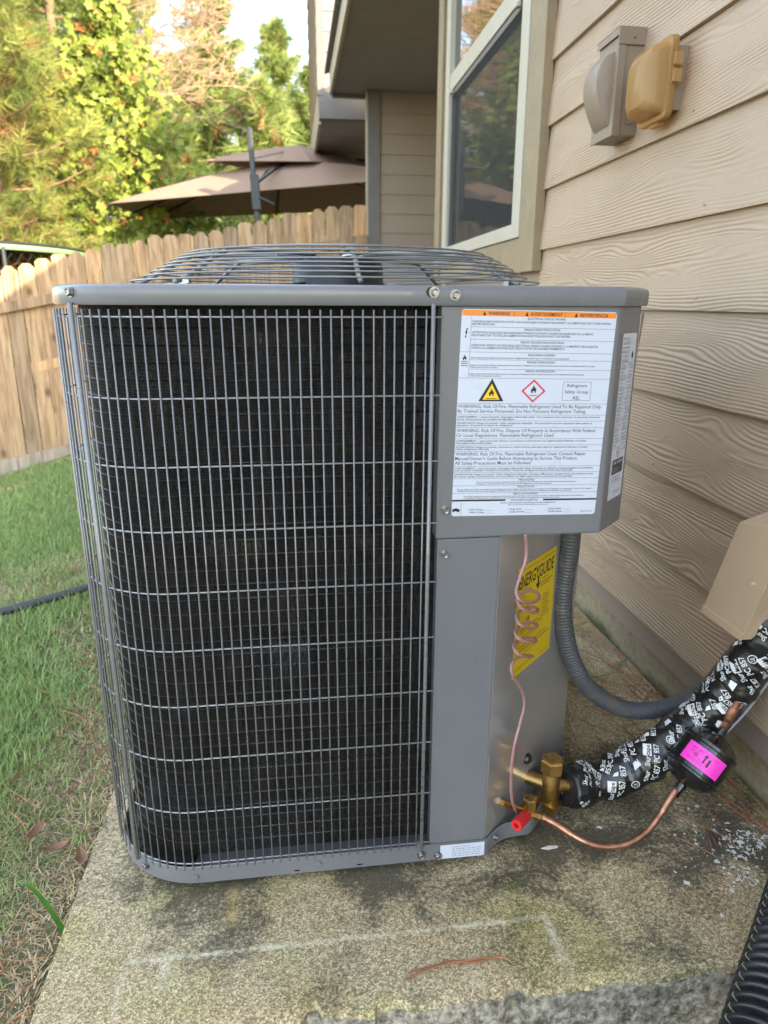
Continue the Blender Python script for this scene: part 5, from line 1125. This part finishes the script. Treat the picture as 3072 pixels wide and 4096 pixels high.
# ------------------------------------------------------------------ garden things
hp = [(-3.2, 2.05), (-1.9, 2.12), (-1.3, 2.16), (-0.99, 2.22), (-0.745, 2.31), (-0.5, 2.46), (-0.42, 2.75), (-0.3, 3.4)]
pts = [V(x, y, float(gz(x, y)) + 0.03) for x, y in hp]; cp2, s2 = resample(spline(pts, 10), 0.03)
mb = MB(); mb.tube(cp2, 0.0145, 10); mb.build('garden_hose', M['hose'], smooth=True, label='black hose lying across the lawn behind the unit', cat='hose')

# cantilever umbrella beyond the fence
um = thing('cantilever_umbrella', 'brown two tier cantilever patio umbrella with dark mast behind the fence', 'umbrella', (-0.39, 9.3, -0.2))
L_ = V(-2.28, 10.1, 2.10); BLc = V(-2.06, 11.83, 2.10); NRc = V(1.45, 7.70, 2.13); FRc = V(1.75, 9.9, 2.10)
def canopy(corners, top, zs_, sag, name):
    mb = MB(); n = 10
    for k in range(4):
        a, b = corners[k], corners[(k + 1) % 4]; P = np.zeros((n, n, 3))
        for i, u in enumerate(np.linspace(0, 1, n)):
            for j, q in enumerate(np.linspace(0, 1, n)):
                e = a * (1 - q) + b * q; p = top * (1 - u) + e * u; p = p.copy(); p[2] += sag * math.sin(math.pi * u) * 0.7 - 0.10 * math.sin(math.pi * q) * 0 + 0.05 * math.sin(math.pi * q) * u * 0; P[i, j] = p
        mb.grid(P)
    o = mb.build(name, M['umb_cloth'], um, smooth=False); sm = o.modifiers.new('thick', 'SOLIDIFY'); sm.thickness = 0.006; return o
corn = [L_, NRc, FRc, BLc]
apex = V(-0.05, 9.85, 2.62); canopy(corn, apex, 0, 0.05, 'canopy')
gq = lambda x, y: (x * 1600 / 1659, y * 1600 / 1659)
ctop = [ony(gq(845, 665), 9.9), ony(gq(1290, 668), 9.0), V(1.2, 9.9, 2.58), V(-0.1, 10.9, 2.62)]
canopy(ctop, V(0.16, 9.85, 2.80), 0, 0.02, 'vent_canopy')
for c_ in corn + [(corn[i] + corn[(i + 1) % 4]) / 2 for i in range(4)]:
    mb = MB(); mb.tube([apex + V(0, 0, -0.03), (apex + c_) / 2 + V(0, 0, 0.035), c_ + V(0, 0, -0.02)], 0.014, 6); mb.build('rib', M['umb_metal'], um)
mt_, mb_ = ony((1272 / 1.276, 655 / 1.276), 8.5), ony((1312 / 1.276, 1105 / 1.276), 8.5); low = mb_ + (mb_ - mt_) / (mt_[2] - mb_[2]) * (mb_[2] + 0.25)
mb = MB(); dv = (mt_ - low) / np.linalg.norm(mt_ - low); Rm = np.stack([np.cross(V(0, 1, 0), dv), V(0, 1, 0), dv], 1); mb.box((mt_ + low) / 2, (0.055, 0.085, np.linalg.norm(mt_ - low)), Rm); mast = mb.build('mast', M['umb_metal'], um, bevel=0.008)
hd = ony((1305 / 1.276, 985 / 1.276), 8.47); mb = MB(); mb.box(hd, (0.095, 0.12, 0.36), Rm); mb.tube([hd + V(0.03, -0.05, -0.05), hd + V(0.2, -0.05, -0.12)], 0.018, 8); mb.build('slider_handle', M['umb_metal'], um, bevel=0.01)
mb = MB(); mb.tube([hd + V(0, 0.05, 0.1), V(0.10, 9.95, 2.70)], 0.02, 8); mb.tube([mt_ - dv * 0.3, V(0.1, 9.95, 2.76)], 0.006, 6); mb.build('arm', M['umb_metal'], um)
mb = MB(); mb.box2((low[0] - 0.5, 8.0, -0.35), (low[0] + 0.5, 9.0, -0.2)); mb.build('base', M['umb_metal'], um)

# trampoline beyond the fence
tr_ = thing('trampoline', 'trampoline with pale green padded rim and black netting behind the fence', 'trampoline', (-4.2, 9.3, -1.0))
tc = V(-4.20, 9.3, 1.43); aa = np.linspace(0, 2 * math.pi, 60, endpoint=False); R1 = 1.72
mb = MB(); P = np.zeros((60, 5, 3))
for i, a in enumerate(aa):
    for j, (r, z) in enumerate(((R1 - 0.25, 0.02), (R1, 0.028), (R1 + 0.012, 0.02), (R1 + 0.012, -0.022), (R1, -0.028))): P[i, j] = (tc[0] + r * math.cos(a), tc[1] + r * math.sin(a), tc[2] + z)
mb.add(P.reshape(-1, 3), [(i * 5 + j, ((i + 1) % 60) * 5 + j, ((i + 1) % 60) * 5 + j + 1, i * 5 + j + 1) for i in range(60) for j in range(4)]); mb.build('rim_pad', M['green_pad'], tr_, smooth=True)
mb = MB(); mb.tube(np.stack([tc[0] + R1 * np.cos(aa), tc[1] + R1 * np.sin(aa), np.full(60, tc[2] + 0.042)], 1), 0.016, 8, closed=True); mb.build('rim_tube', M['net'], tr_, smooth=True)
mb = MB(); mb.lathe(tc + V(0, 0, 0.03), (0, 0, 1), [(0, R1 - 0.26), (0.005, R1 - 0.26)], 48); mb.build('mat', M['net'], tr_)
mb = MB()
for k in range(90):
    a = 2 * math.pi * k / 90; d = V(math.cos(a), math.sin(a), 0)
    for sg in (-1, 1):
        a2 = a + sg * 0.25; d2 = V(math.cos(a2), math.sin(a2), 0); mb.tube([tc + d * R1 - V(0, 0, 0.06), tc + d2 * R1 - V(0, 0, 0.62)], 0.0022, 3, caps=False)
mb.build('skirt_net', M['net'], tr_); 
mb = MB(); mb.tube(np.stack([tc[0] + R1 * np.cos(aa), tc[1] + R1 * np.sin(aa), np.full(60, tc[2] - 0.40)], 1), 0.03, 8, closed=True); mb.build('lower_ring', M['net'], tr_, smooth=True)
for k in range(6):
    a = 2 * math.pi * k / 6 + 0.3; mb = MB(); p = tc + V(R1 * math.cos(a), R1 * math.sin(a), 0); mb.tube([p, V(p[0], p[1], float(gz(p[0], p[1])) - 0.02)], 0.025, 8); mb.build('leg', M['umb_metal'], tr_)

# ------------------------------------------------------------------ trees
def leaf_mesh(name, pos, nrm, up, size, cols, star, mat):
    """pos,nrm,up: (n,3) ; star: 2d outline with a centre fan"""
    n = len(pos); side = np.cross(up, nrm); side /= np.linalg.norm(side, axis=1)[:, None] + 1e-9; up = np.cross(nrm, side)
    k = len(star); v = np.empty((n, k + 1, 3)); v[:, 0] = pos
    for i, (a, b, c) in enumerate(star): v[:, i + 1] = pos + size[:, None] * (side * a + up * b + nrm * c)
    idx = np.arange(n)[:, None] * (k + 1); f = np.concatenate([idx + np.array([0, 1 + i, 1 + (i + 1) % k]) for i in range(k)])
    return arr_mesh(name, v.reshape(-1, 3), f, mat, cols=np.repeat(cols, k + 1, 0))
def unit(r, n): v = r.normal(size=(n, 3)); return v / np.linalg.norm(v, axis=1)[:, None]
STAR = []
for k in range(5):
    a = rad(90 + 72 * k); b = rad(90 + 72 * k + 36); STAR.append((0.55 * math.cos(a), 0.55 * math.sin(a), 0.06)); STAR.append((0.30 * math.cos(b), 0.30 * math.sin(b), -0.03))

def needles(name, cent, dirs, L, wid, per, seed, c0, c1, spread=0.9, brown=0.06):
    """tufts of needles: cent,dirs (m,3)"""
    r = np.random.default_rng(seed); m_ = len(cent); n = m_ * per; C_ = np.repeat(cent, per, 0); D_ = np.repeat(dirs, per, 0) + unit(r, n) * spread
    D_ /= np.linalg.norm(D_, axis=1)[:, None]; ln = L * r.uniform(0.6, 1.1, n); sd = np.cross(D_, unit(r, n)); sd /= np.linalg.norm(sd, axis=1)[:, None] + 1e-9
    C_ = C_ - D_ * 0.01 + np.repeat(dirs, per, 0) * (r.uniform(-0.9, 0.2, n) * L)[:, None]
    tip = C_ + D_ * ln[:, None]; tip[:, 2] -= 0.15 * ln
    v = np.stack([C_ - sd * wid, C_ + sd * wid, tip], 1).reshape(-1, 3); f = np.arange(n * 3).reshape(-1, 3)
    tcol = np.repeat(r.random((m_, 1)), per, 0); g = r.random((n, 1)); c = np.array(c0) * (1 - tcol) + np.array(c1) * tcol; c = c * (0.65 + 0.6 * g)
    br = np.repeat(r.random(m_) < brown, per)[:, None]; c = np.where(br, np.array([0.26, 0.14, 0.06]) * (0.7 + 0.6 * g), c)
    return arr_mesh(name, v, f, M['needles'], cols=np.repeat(np.clip(c, 0, 1), 3, 0))

def pine(label, x, y, h, seed, rbase=0.11, crown0=0.25, width=1.6, nb=46, tufts=7, per=26, L=0.22, wid=0.005, c0=(0.055, 0.115, 0.022), c1=(0.17, 0.22, 0.045), lean=0.0, group='pines behind the fence', brown=0.06, top=0.25):
    r = np.random.default_rng(seed); z0 = float(gz(x, min(y, 9.0))) - 0.05; t_ = thing('pine_tree', label, 'tree', (x, y, z0), group)
    zz = np.linspace(0, h, 14); tx = x + lean * zz + 0.05 * np.sin(zz * 1.3 + seed); ty = y + 0.04 * np.cos(zz * 1.1 + seed)
    mb = MB(); mb.tube(np.stack([tx, ty, z0 + zz], 1), rbase * (1 - 0.85 * zz / h) + 0.008, 9)
    cen, dr = [], []
    for k in range(nb):
        u = crown0 + (1 - crown0) * (k + r.random()) / nb; z = u * h; q = (u - crown0) / (1 - crown0); ln = width * (1 - q) ** 0.75 * r.uniform(0.6, 1.1) + top; az = k * 2.4 + r.uniform(-.5, .5)
        p0 = V(np.interp(z, zz, tx), np.interp(z, zz, ty), z0 + z); d = V(math.cos(az), math.sin(az), r.uniform(0.02, 0.45)); d /= np.linalg.norm(d)
        tip = p0 + d * ln + V(0, 0, 0.12 * ln); midp = p0 + d * ln * 0.5 + V(0, 0, -0.03 * ln); path = spline([p0, midp, tip], 4)
        mb.tube(path, np.linspace(rbase * 0.22 * (1 - 0.6 * q) + 0.004, 0.004, len(path)), 5, caps=False)
        for j in range(tufts):
            w_ = 1 - 0.75 * (r.random() ** 1.4); c_ = path[min(int(w_ * (len(path) - 1)), len(path) - 1)] + r.normal(0, 0.10 * ln + 0.03, 3) * V(1, 1, 0.7); dd = d + V(0, 0, 0.4) + r.normal(0, 0.5, 3)
            cen.append(c_); dr.append(dd / np.linalg.norm(dd))
    mb.build('trunk', M['bark'], t_, smooth=True); link('crown', needles('crown', np.array(cen), np.array(dr), L, wid, per, seed + 500, c0, c1, brown=brown), t_)
    return t_

pine('tall yellow green pine at the far left edge behind the fence', -3.45, 9.7, 7.4, 21, 0.085, 0.10, 1.3, 84, 13, 60, 0.27, 0.0045, (0.15, 0.21, 0.05), (0.38, 0.38, 0.10), brown=0.13)
pine('pine with thin bare lower trunk between the left pine and the leafy tree', -3.35, 12.6, 10.5, 22, 0.10, 0.36, 1.7, 70, 11, 40, 0.28, 0.007, (0.10, 0.16, 0.04), (0.27, 0.31, 0.08))
pine('dense dark green pine low behind the leafy tree', -4.5, 13.5, 7.5, 23, 0.13, 0.06, 1.9, 90, 12, 44, 0.30, 0.008, (0.08, 0.13, 0.04), (0.20, 0.25, 0.07))
for k, (x, y, h, wd_, lb_) in enumerate(((-1.55, 18.0, 8.3, 2.0, 'large light green pine right of the bare dead branches'), (-0.15, 21.5, 8.0, 1.7, 'slender pine with pointed top against the sky'), (0.75, 18.5, 6.2, 1.7, 'low bright pine beside the house corner'), (-0.55, 17.0, 5.4, 1.6, 'rounded young pine directly behind the umbrella mast'), (-3.6, 17.5, 9.9, 2.3, 'pine behind the dead branches'), (1.9, 22, 8.2, 2.0, 'pine mostly hidden behind the porch wing'))):
    pine(lb_, x, y, h, 31 + k, 0.12, 0.06, wd_, 80, 11, 40, 0.36, 0.011, (0.16, 0.24, 0.06), (0.36, 0.41, 0.13), brown=0.04)
# the far wood reads as one mass behind them
r = np.random.default_rng(51); cen, dr = [], []; mb = MB()
for k in range(13):
    x = -14 + k * 1.45; y = 24 + (k * 7 % 5); h = (12.5 if x < -4 else 8.8 if x < -2.4 else 6.2) + (k * 5 % 3) * 0.4; z0 = -0.9
    mb.tube([(x, y, z0), (x + 0.1, y, z0 + h * 0.5), (x, y, z0 + h)], [0.17, 0.11, 0.02], 7, caps=False)
    for j in range(66):
        q = (j + r.random()) / 66; z = z0 + h * (0.03 + 0.97 * q); ln = 2.6 * (1 - q) ** 0.75 * r.uniform(0.6, 1.1) + 0.25; az = j * 2.4 + r.uniform(-.5, .5); d = V(math.cos(az), math.sin(az), r.uniform(0.02, 0.45)); d /= np.linalg.norm(d)
        mb.tube([(x, y, z), tuple(V(x, y, z) + d * ln)], [0.03, 0.008], 3, caps=False)
        for m_ in range(11):
            c_ = V(x, y, z) + d * ln * (1 - 0.75 * r.random() ** 1.4) + r.normal(0, 0.1 * ln + 0.03, 3); dd = d + V(0, 0, 0.4) + r.normal(0, 0.5, 3); cen.append(c_); dr.append(dd / np.linalg.norm(dd))
fw = needles('far_wood', np.array(cen), np.array(dr), 0.55, 0.024, 26, 551, (0.12, 0.19, 0.06), (0.28, 0.33, 0.11), brown=0.05)
tv = np.concatenate(mb.v); tf = np.array(mb.f); nv = len(fw.vertices); co = np.empty(nv * 3, np.float32); fw.vertices.foreach_get('co', co); cc = np.empty(nv * 4, np.float32); fw.color_attributes['col'].data.foreach_get('color', cc)
tf = np.concatenate([tf[:, [0, 1, 2]], tf[:, [0, 2, 3]]]) + nv; bpy.data.meshes.remove(fw)
fw = arr_mesh('far_wood', np.concatenate([co.reshape(-1, 3), tv]), np.concatenate([np.arange(nv).reshape(-1, 3), tf]), M['needles'], cols=np.concatenate([cc.reshape(-1, 4)[:, :3], np.tile([0.20, 0.13, 0.085], (len(tv), 1))]))
link('far_wood', fw, kind='stuff', label='far off mass of pines filling the gaps between the nearer trees', cat='wood')

# leafy tree with star shaped leaves
r = np.random.default_rng(77); bx_, by_ = -2.42, 11.8; z0 = float(gz(bx_, 8.5)) - 0.05
lt = thing('sweetgum_tree', 'slender leafy tree with star shaped yellow green leaves behind the fence', 'tree', (bx_, by_, z0))
H = 5.75; zz = np.linspace(0, H, 12); tx = bx_ + 0.03 * np.sin(zz); mb = MB(); mb.tube(np.stack([tx, by_ + 0 * zz, z0 + zz], 1), 0.045 * (1 - 0.9 * zz / H) + 0.006, 8)
pos, nr, upv = [], [], []
def prof(q): return np.interp(q, [0, 0.15, 0.35, 0.6, 0.85, 1.0], [1.25, 1.85, 1.72, 1.15, 0.5, 0.10])
for k in range(120):
    q = (k + r.random()) / 120; z = 0.65 + q * (H - 0.72); az = k * 2.4 + r.uniform(-.4, .4); ln = prof(q) * r.uniform(0.7, 1.12); d = V(math.cos(az), math.sin(az), r.uniform(0.5, 1.1)); d /= np.linalg.norm(d)
    p0 = V(np.interp(z, zz, tx), by_, z0 + z); path = spline([p0, p0 + d * ln * 0.55, p0 + d * ln + V(0, 0, 0.05)], 5); mb.tube(path, np.linspace(0.011, 0.003, len(path)), 5, caps=False)
    for j in range(int(16 + 30 * ln)):
        w_ = r.uniform(0.25, 1.0); c_ = path[int(w_ * (len(path) - 1))] + r.normal(0, 0.10, 3); pos.append(c_); nn2 = V(0.35, -0.75, 0.5) + r.normal(0, 0.55, 3); nr.append(nn2 / np.linalg.norm(nn2)); u_ = V(0, 0, -1) + r.normal(0, 0.6, 3); upv.append(u_)
pos, nr, upv = np.array(pos), np.array(nr), np.array(upv); n = len(pos); g = r.random((n, 1)); hue = r.random((n, 1))
c_ = np.array([0.20, 0.27, 0.04]) * (0.6 + 0.7 * g) + hue * np.array([0.13, 0.11, 0.04]); dead = r.random((n, 1)) < 0.05; c_ = np.where(dead, np.array([0.36, 0.15, 0.05]), c_)
mb.build('trunk', M['bark_pale'], lt, smooth=True); link('crown', leaf_mesh('crown', pos, nr, upv, r.uniform(0.075, 0.17, n), np.clip(c_, 0, 1), STAR, M['leaf']), lt)

# dead tree: bare drooping pinkish branches
r = np.random.default_rng(91); dx, dy = -2.75, 14.0; z0 = float(gz(dx, 9)) - 0.05; dt = thing('dead_tree', 'dead tree with bare pinkish brown twigs above the leafy tree', 'tree', (dx, dy, z0))
mb = MB(); zz = np.linspace(0, 9.5, 12); mb.tube(np.stack([dx + 0.02 * zz, dy + 0 * zz, z0 + zz], 1), 0.10 * (1 - 0.7 * zz / 9.5), 8); mb.build('trunk', M['bark'], dt, smooth=True)
mb = MB()
for k in range(40):
    z = r.uniform(4.4, 8.6); az = r.uniform(-1.3, 0.9) if k % 4 else r.uniform(0, 6.28); d = V(math.cos(az), math.sin(az) * 0.8, r.uniform(-0.05, 0.45)); ln = r.uniform(1.3, 2.5); p0 = V(dx + 0.02 * z, dy, z0 + z)
    path = spline([p0, p0 + d * ln * 0.5 + V(0, 0, 0.1), p0 + d * ln + V(0, 0, -0.1)], 8); mb.tube(path, np.linspace(0.014, 0.004, len(path)), 4, caps=False)
    for j in range(22):
        i = r.integers(3, len(path)); q = path[i]; dd = d + r.normal(0, 0.55, 3) + V(0, 0, 0.25); dd /= np.linalg.norm(dd); l2 = r.uniform(0.25, 0.75)
        e1 = q + dd * l2 * 0.5 + r.normal(0, 0.03, 3); e2 = q + dd * l2 + V(0, 0, 0.12 * l2) + r.normal(0, 0.05, 3); mb.tube([q, e1, e2], [0.005, 0.004, 0.0025], 3, caps=False)
        for m_ in range(2): e3 = e1 + (dd + r.normal(0, 0.6, 3)) * 0.22; mb.tube([e1, e3], [0.003, 0.002], 3, caps=False)
mb.build('branch_work', M['deadwood'], dt)

# shrubs low behind the fence
def shrub(label, x, y, w_, h, seed, c0, c1, size=0.07, n=1500):
    r = np.random.default_rng(seed); z0 = float(gz(x, min(y, 8.5))) - 0.03; t_ = thing('shrub', label, 'shrub', (x, y, z0), 'shrubs behind the fence'); mb = MB()
    p = unit(r, n) * (r.random(n) ** 0.4)[:, None]; p[:, 2] = np.abs(p[:, 2]); lump = 0.75 + 0.5 * NZ(p[:, 0] * 3 + seed, p[:, 2] * 3 + p[:, 1] * 2)
    pos = V(x, y, z0) + p * np.array([w_, w_ * 0.7, h]) * lump[:, None] + V(0, 0, 0.25)
    for k in range(9): d = unit(r, 1)[0]; d[2] = abs(d[2]) + 0.5; mb.tube([V(x, y, z0), V(x, y, z0) + d * V(w_, w_, h) * 0.35, V(x, y, z0) + d * V(w_, w_, h) * 0.7], [0.02, 0.014, 0.005], 5, caps=False)
    mb.build('stem', M['bark_pale'], t_); nr = unit(r, n) + V(0.3, -0.7, 0.6); nr /= np.linalg.norm(nr, axis=1)[:, None]; g = r.random((n, 1)); c_ = np.array(c0) * (1 - g) + np.array(c1) * g
    OV = [(0, 0.6, 0), (0.28, 0.15, 0.08), (0.2, -0.35, 0.04), (0, -0.55, 0), (-0.2, -0.35, 0.04), (-0.28, 0.15, 0.08)]
    link('foliage', leaf_mesh('foliage', pos, nr, unit(r, n), size * r.uniform(0.7, 1.3, n), c_ * (0.7 + 0.6 * r.random((n, 1))), OV, M['leaf']), t_)
for k, a in enumerate((('green shrub under the left end of the umbrella', -1.15, 11.3, 0.9, 2.1), ('green shrub behind the umbrella mast', -0.25, 12.2, 1.0, 2.0), ('green shrub right of the umbrella mast', 0.75, 12.4, 1.0, 2.1), ('bushy shrub below the leafy tree', -2.2, 10.6, 0.9, 1.9), ('shrub beyond the trampoline rim', -3.2, 12.0, 1.1, 2.1), ('shrub behind the trampoline at the left edge', -4.6, 12.4, 1.2, 2.4))):
    shrub(a[0], a[1], a[2], a[3], a[4], 130 + k, (0.09, 0.15, 0.04), (0.24, 0.30, 0.08), 0.10, 2300)

# ------------------------------------------------------------------ small litter
def needle_path(r, x, y, L, az, z): 
    pts = []; a = az
    for k in range(5): pts.append((x, y, z)); x += math.cos(a) * L / 4; y += math.sin(a) * L / 4; a += r.normal(0, 0.16); z += 0
    return pts
r = np.random.default_rng(15); mb = MB()
for k in range(110):                        # along the slab edge in the lawn
    if k < 60: x, y = r.uniform(-0.62, -0.39), r.uniform(0.6, 2.0); az = rad(80) + r.normal(0, 0.6)
    else: x, y = r.uniform(-1.5, -0.4), r.uniform(0.6, 2.6); az = r.uniform(0, math.pi)
    L = r.uniform(0.06, 0.15); z = float(gz(x, y)) + r.uniform(0.012, 0.03); p_ = needle_path(r, x, y, L, az, z); p_ = [(min(a, -0.372), b_, max(c_, float(gz(min(a, -0.372), b_)) + 0.012)) for a, b_, c_ in p_]; mb.tube(spline(p_, 2), 0.0010, 3, caps=False)
mb.build('fallen_pine_needles', M['needle'], kind='stuff', label='brown fallen pine needles scattered on the lawn beside the slab', cat='pine needles')
mb = MB()
for k in range(150):                        # against the foundation and on the slab
    if k < 85: x, y = 0.822 - abs(r.normal(0, 0.03)), r.uniform(0.80, 1.9); az = rad(93) + r.normal(0, 0.2)
    elif k < 130: x, y = r.normal(0.72, 0.05), r.normal(1.42, 0.16); az = r.uniform(0, math.pi)
    else: x, y = r.uniform(0.55, 0.82), r.uniform(0.78, 1.7); az = rad(110) + r.normal(0, 0.5)
    L = r.uniform(0.07, 0.16); p_ = [(min(a, 0.828), b, c) for a, b, c in needle_path(r, x, y, L, az, r.uniform(0.0015, 0.010))]; mb.tube(spline(p_, 2), 0.0009, 3, caps=False)
mb.build('fallen_pine_needles', M['needle'], kind='stuff', label='brown pine needles gathered along the foundation on the slab', cat='pine needles')
r7 = lambda x, y: onz((900 + x / .9217, 3300 + y / .9217), 0.0)
mb = MB()
for ps in ([(670, 575), (740, 545), (830, 522), (920, 512), (995, 498), (1040, 507), (1065, 522)], [(675, 552), (760, 530), (850, 518), (935, 504), (1000, 496)], [(800, 508), (880, 510), (960, 503), (1010, 499)]):
    mb.tube(spline([r7(*q) + V(0, 0, 0.003 + 0.002 * (i % 3)) for i, q in enumerate(ps)], 4), 0.0013, 5)
mb.build('pine_needle_bundle', M['needle'], label='single bundle of reddish pine needles lying in front of the unit', cat='pine needles')
mb = MB(); mb.tube(spline([r7(*q) + V(0, 0, 0.004 + h_) for q, h_ in (((990, 225), 0), ((1010, 208), .004), ((1080, 200), .006), ((1140, 192), .008), ((1185, 200), .006), ((1225, 215), 0))], 5), [0.0022] * 26, 6); mb.build('twig', M['twig'], label='thin dark curved twig lying on the slab', cat='twig')
r4 = lambda x, y: onz((2472 + x / 1.85, 2900 + y / 1.85), 0.0)
a_, b_ = r4(645, 782), r4(742, 935); mb = MB(); mb.tube(spline([a_ + V(0, 0, .003), (a_ * 0.5 + b_ * 0.5) + V(0.002, 0, .006), b_ + V(0, 0, .003)], 4), [0.001, 0.003, 0.0045, 0.005, 0.005, 0.0048, 0.004, 0.003, 0.001], 5); mb.build('bark_sliver', M['twig'], label='dark sliver of bark lying on the slab among white flakes', cat='bark')
r = np.random.default_rng(44); mb = MB()
for k in range(400):                        # flaked paint
    if k < 190: x, y = r.normal(0.738, 0.028), r.normal(0.888, 0.018)
    elif k < 260: x, y = r.normal(0.692, 0.014), r.normal(0.822, 0.012)
    else: x, y = r.normal(0.70, 0.075), r.normal(0.885, 0.07)
    if x > 0.82 or y < 0.7: continue
    s_ = 0.0009 + 0.0048 * r.random() ** 3.2; a = r.uniform(0, 6.28); n_ = int(r.integers(4, 7)); ang = np.sort(r.uniform(0, 6.28, n_)); st_ = r.uniform(0.35, 1)
    loop = [(x + s_ * math.cos(q) * math.cos(a) - s_ * st_ * math.sin(q) * math.sin(a), y + s_ * math.cos(q) * math.sin(a) + s_ * st_ * math.sin(q) * math.cos(a), 0.0006 + r.uniform(0, 0.0012)) for q in ang]; mb.extrude(loop, (0, 0, 0.0007))
mb.build('paint_flakes', M['chip'], kind='stuff', label='white paint flakes scattered on the slab near the foundation', cat='paint flakes')
for k, (px, sz, lb_) in enumerate((((1550 * 1.0, 3390), 0.011, 'pale flake lying in the shadow by the base of the unit'),)):
    p = onz((2200, 3393), 0.0); mb = MB(); mb.extrude([(p[0] - .016, p[1], .001), (p[0] - .006, p[1] - .004, .001), (p[0] + .012, p[1] - .002, .001), (p[0] + .015, p[1] + .002, .001), (p[0] - .002, p[1] + .004, .001)], (0, 0, 0.0012)); mb.build('paint_flake', M['chip'], label=lb_, cat='paint flake')
r5 = lambda x, y, z: onz((x / 1.659, 3000 + y / 1.659), z)
for (q, lb_, ang) in (((248, 555), 'curled reddish dead leaf on the lawn beside the slab', 1.2), ((380, 680), 'crumpled brown dead leaf near the slab edge', 0.3), ((555, 790), 'pale dead leaf touching the slab edge', 2.0)):
    p = r5(*q, -0.02); mb = MB(); P = np.zeros((7, 4, 3))
    for i, u in enumerate(np.linspace(-1, 1, 7)):
        for j, w_ in enumerate(np.linspace(-1, 1, 4)):
            a, b = u * 0.022, w_ * 0.009 * (1 - u * u * 0.9); P[i, j] = (p[0] + a * math.cos(ang) - b * math.sin(ang), p[1] + a * math.sin(ang) + b * math.cos(ang), max(p[2], float(gz(p[0], p[1])) + 0.02) + 0.008 * abs(w_) + 0.006 * u * u)
    mb.grid(P); mb.build('dead_leaf', M['deadleaf'], smooth=True, label=lb_, cat='leaf', group='dead leaves beside the slab')
# bright weed blade leaning out of the slab edge
w0 = V(-0.366, 0.872, -0.03); w1 = onz((110 / 1.659, 3000 + 975 / 1.659), 0.035); P = []
for i, u in enumerate(np.linspace(0, 1, 12)):
    c_ = w0 * (1 - u) + w1 * u + V(0, 0, 0.045 * math.sin(math.pi * u * 0.8)); wd_ = 0.0042 * (1 - u ** 2.2) + 0.0004; P.append([c_ + V(0.3, 1, 0) * wd_, c_ + V(0, 0, -0.001), c_ - V(0.3, 1, 0) * wd_])
mb = MB(); mb.grid(np.array(P)); mb.build('grass_weed', M['weed'], smooth=True, label='single long bright green grass blade arching from the slab edge', cat='weed')
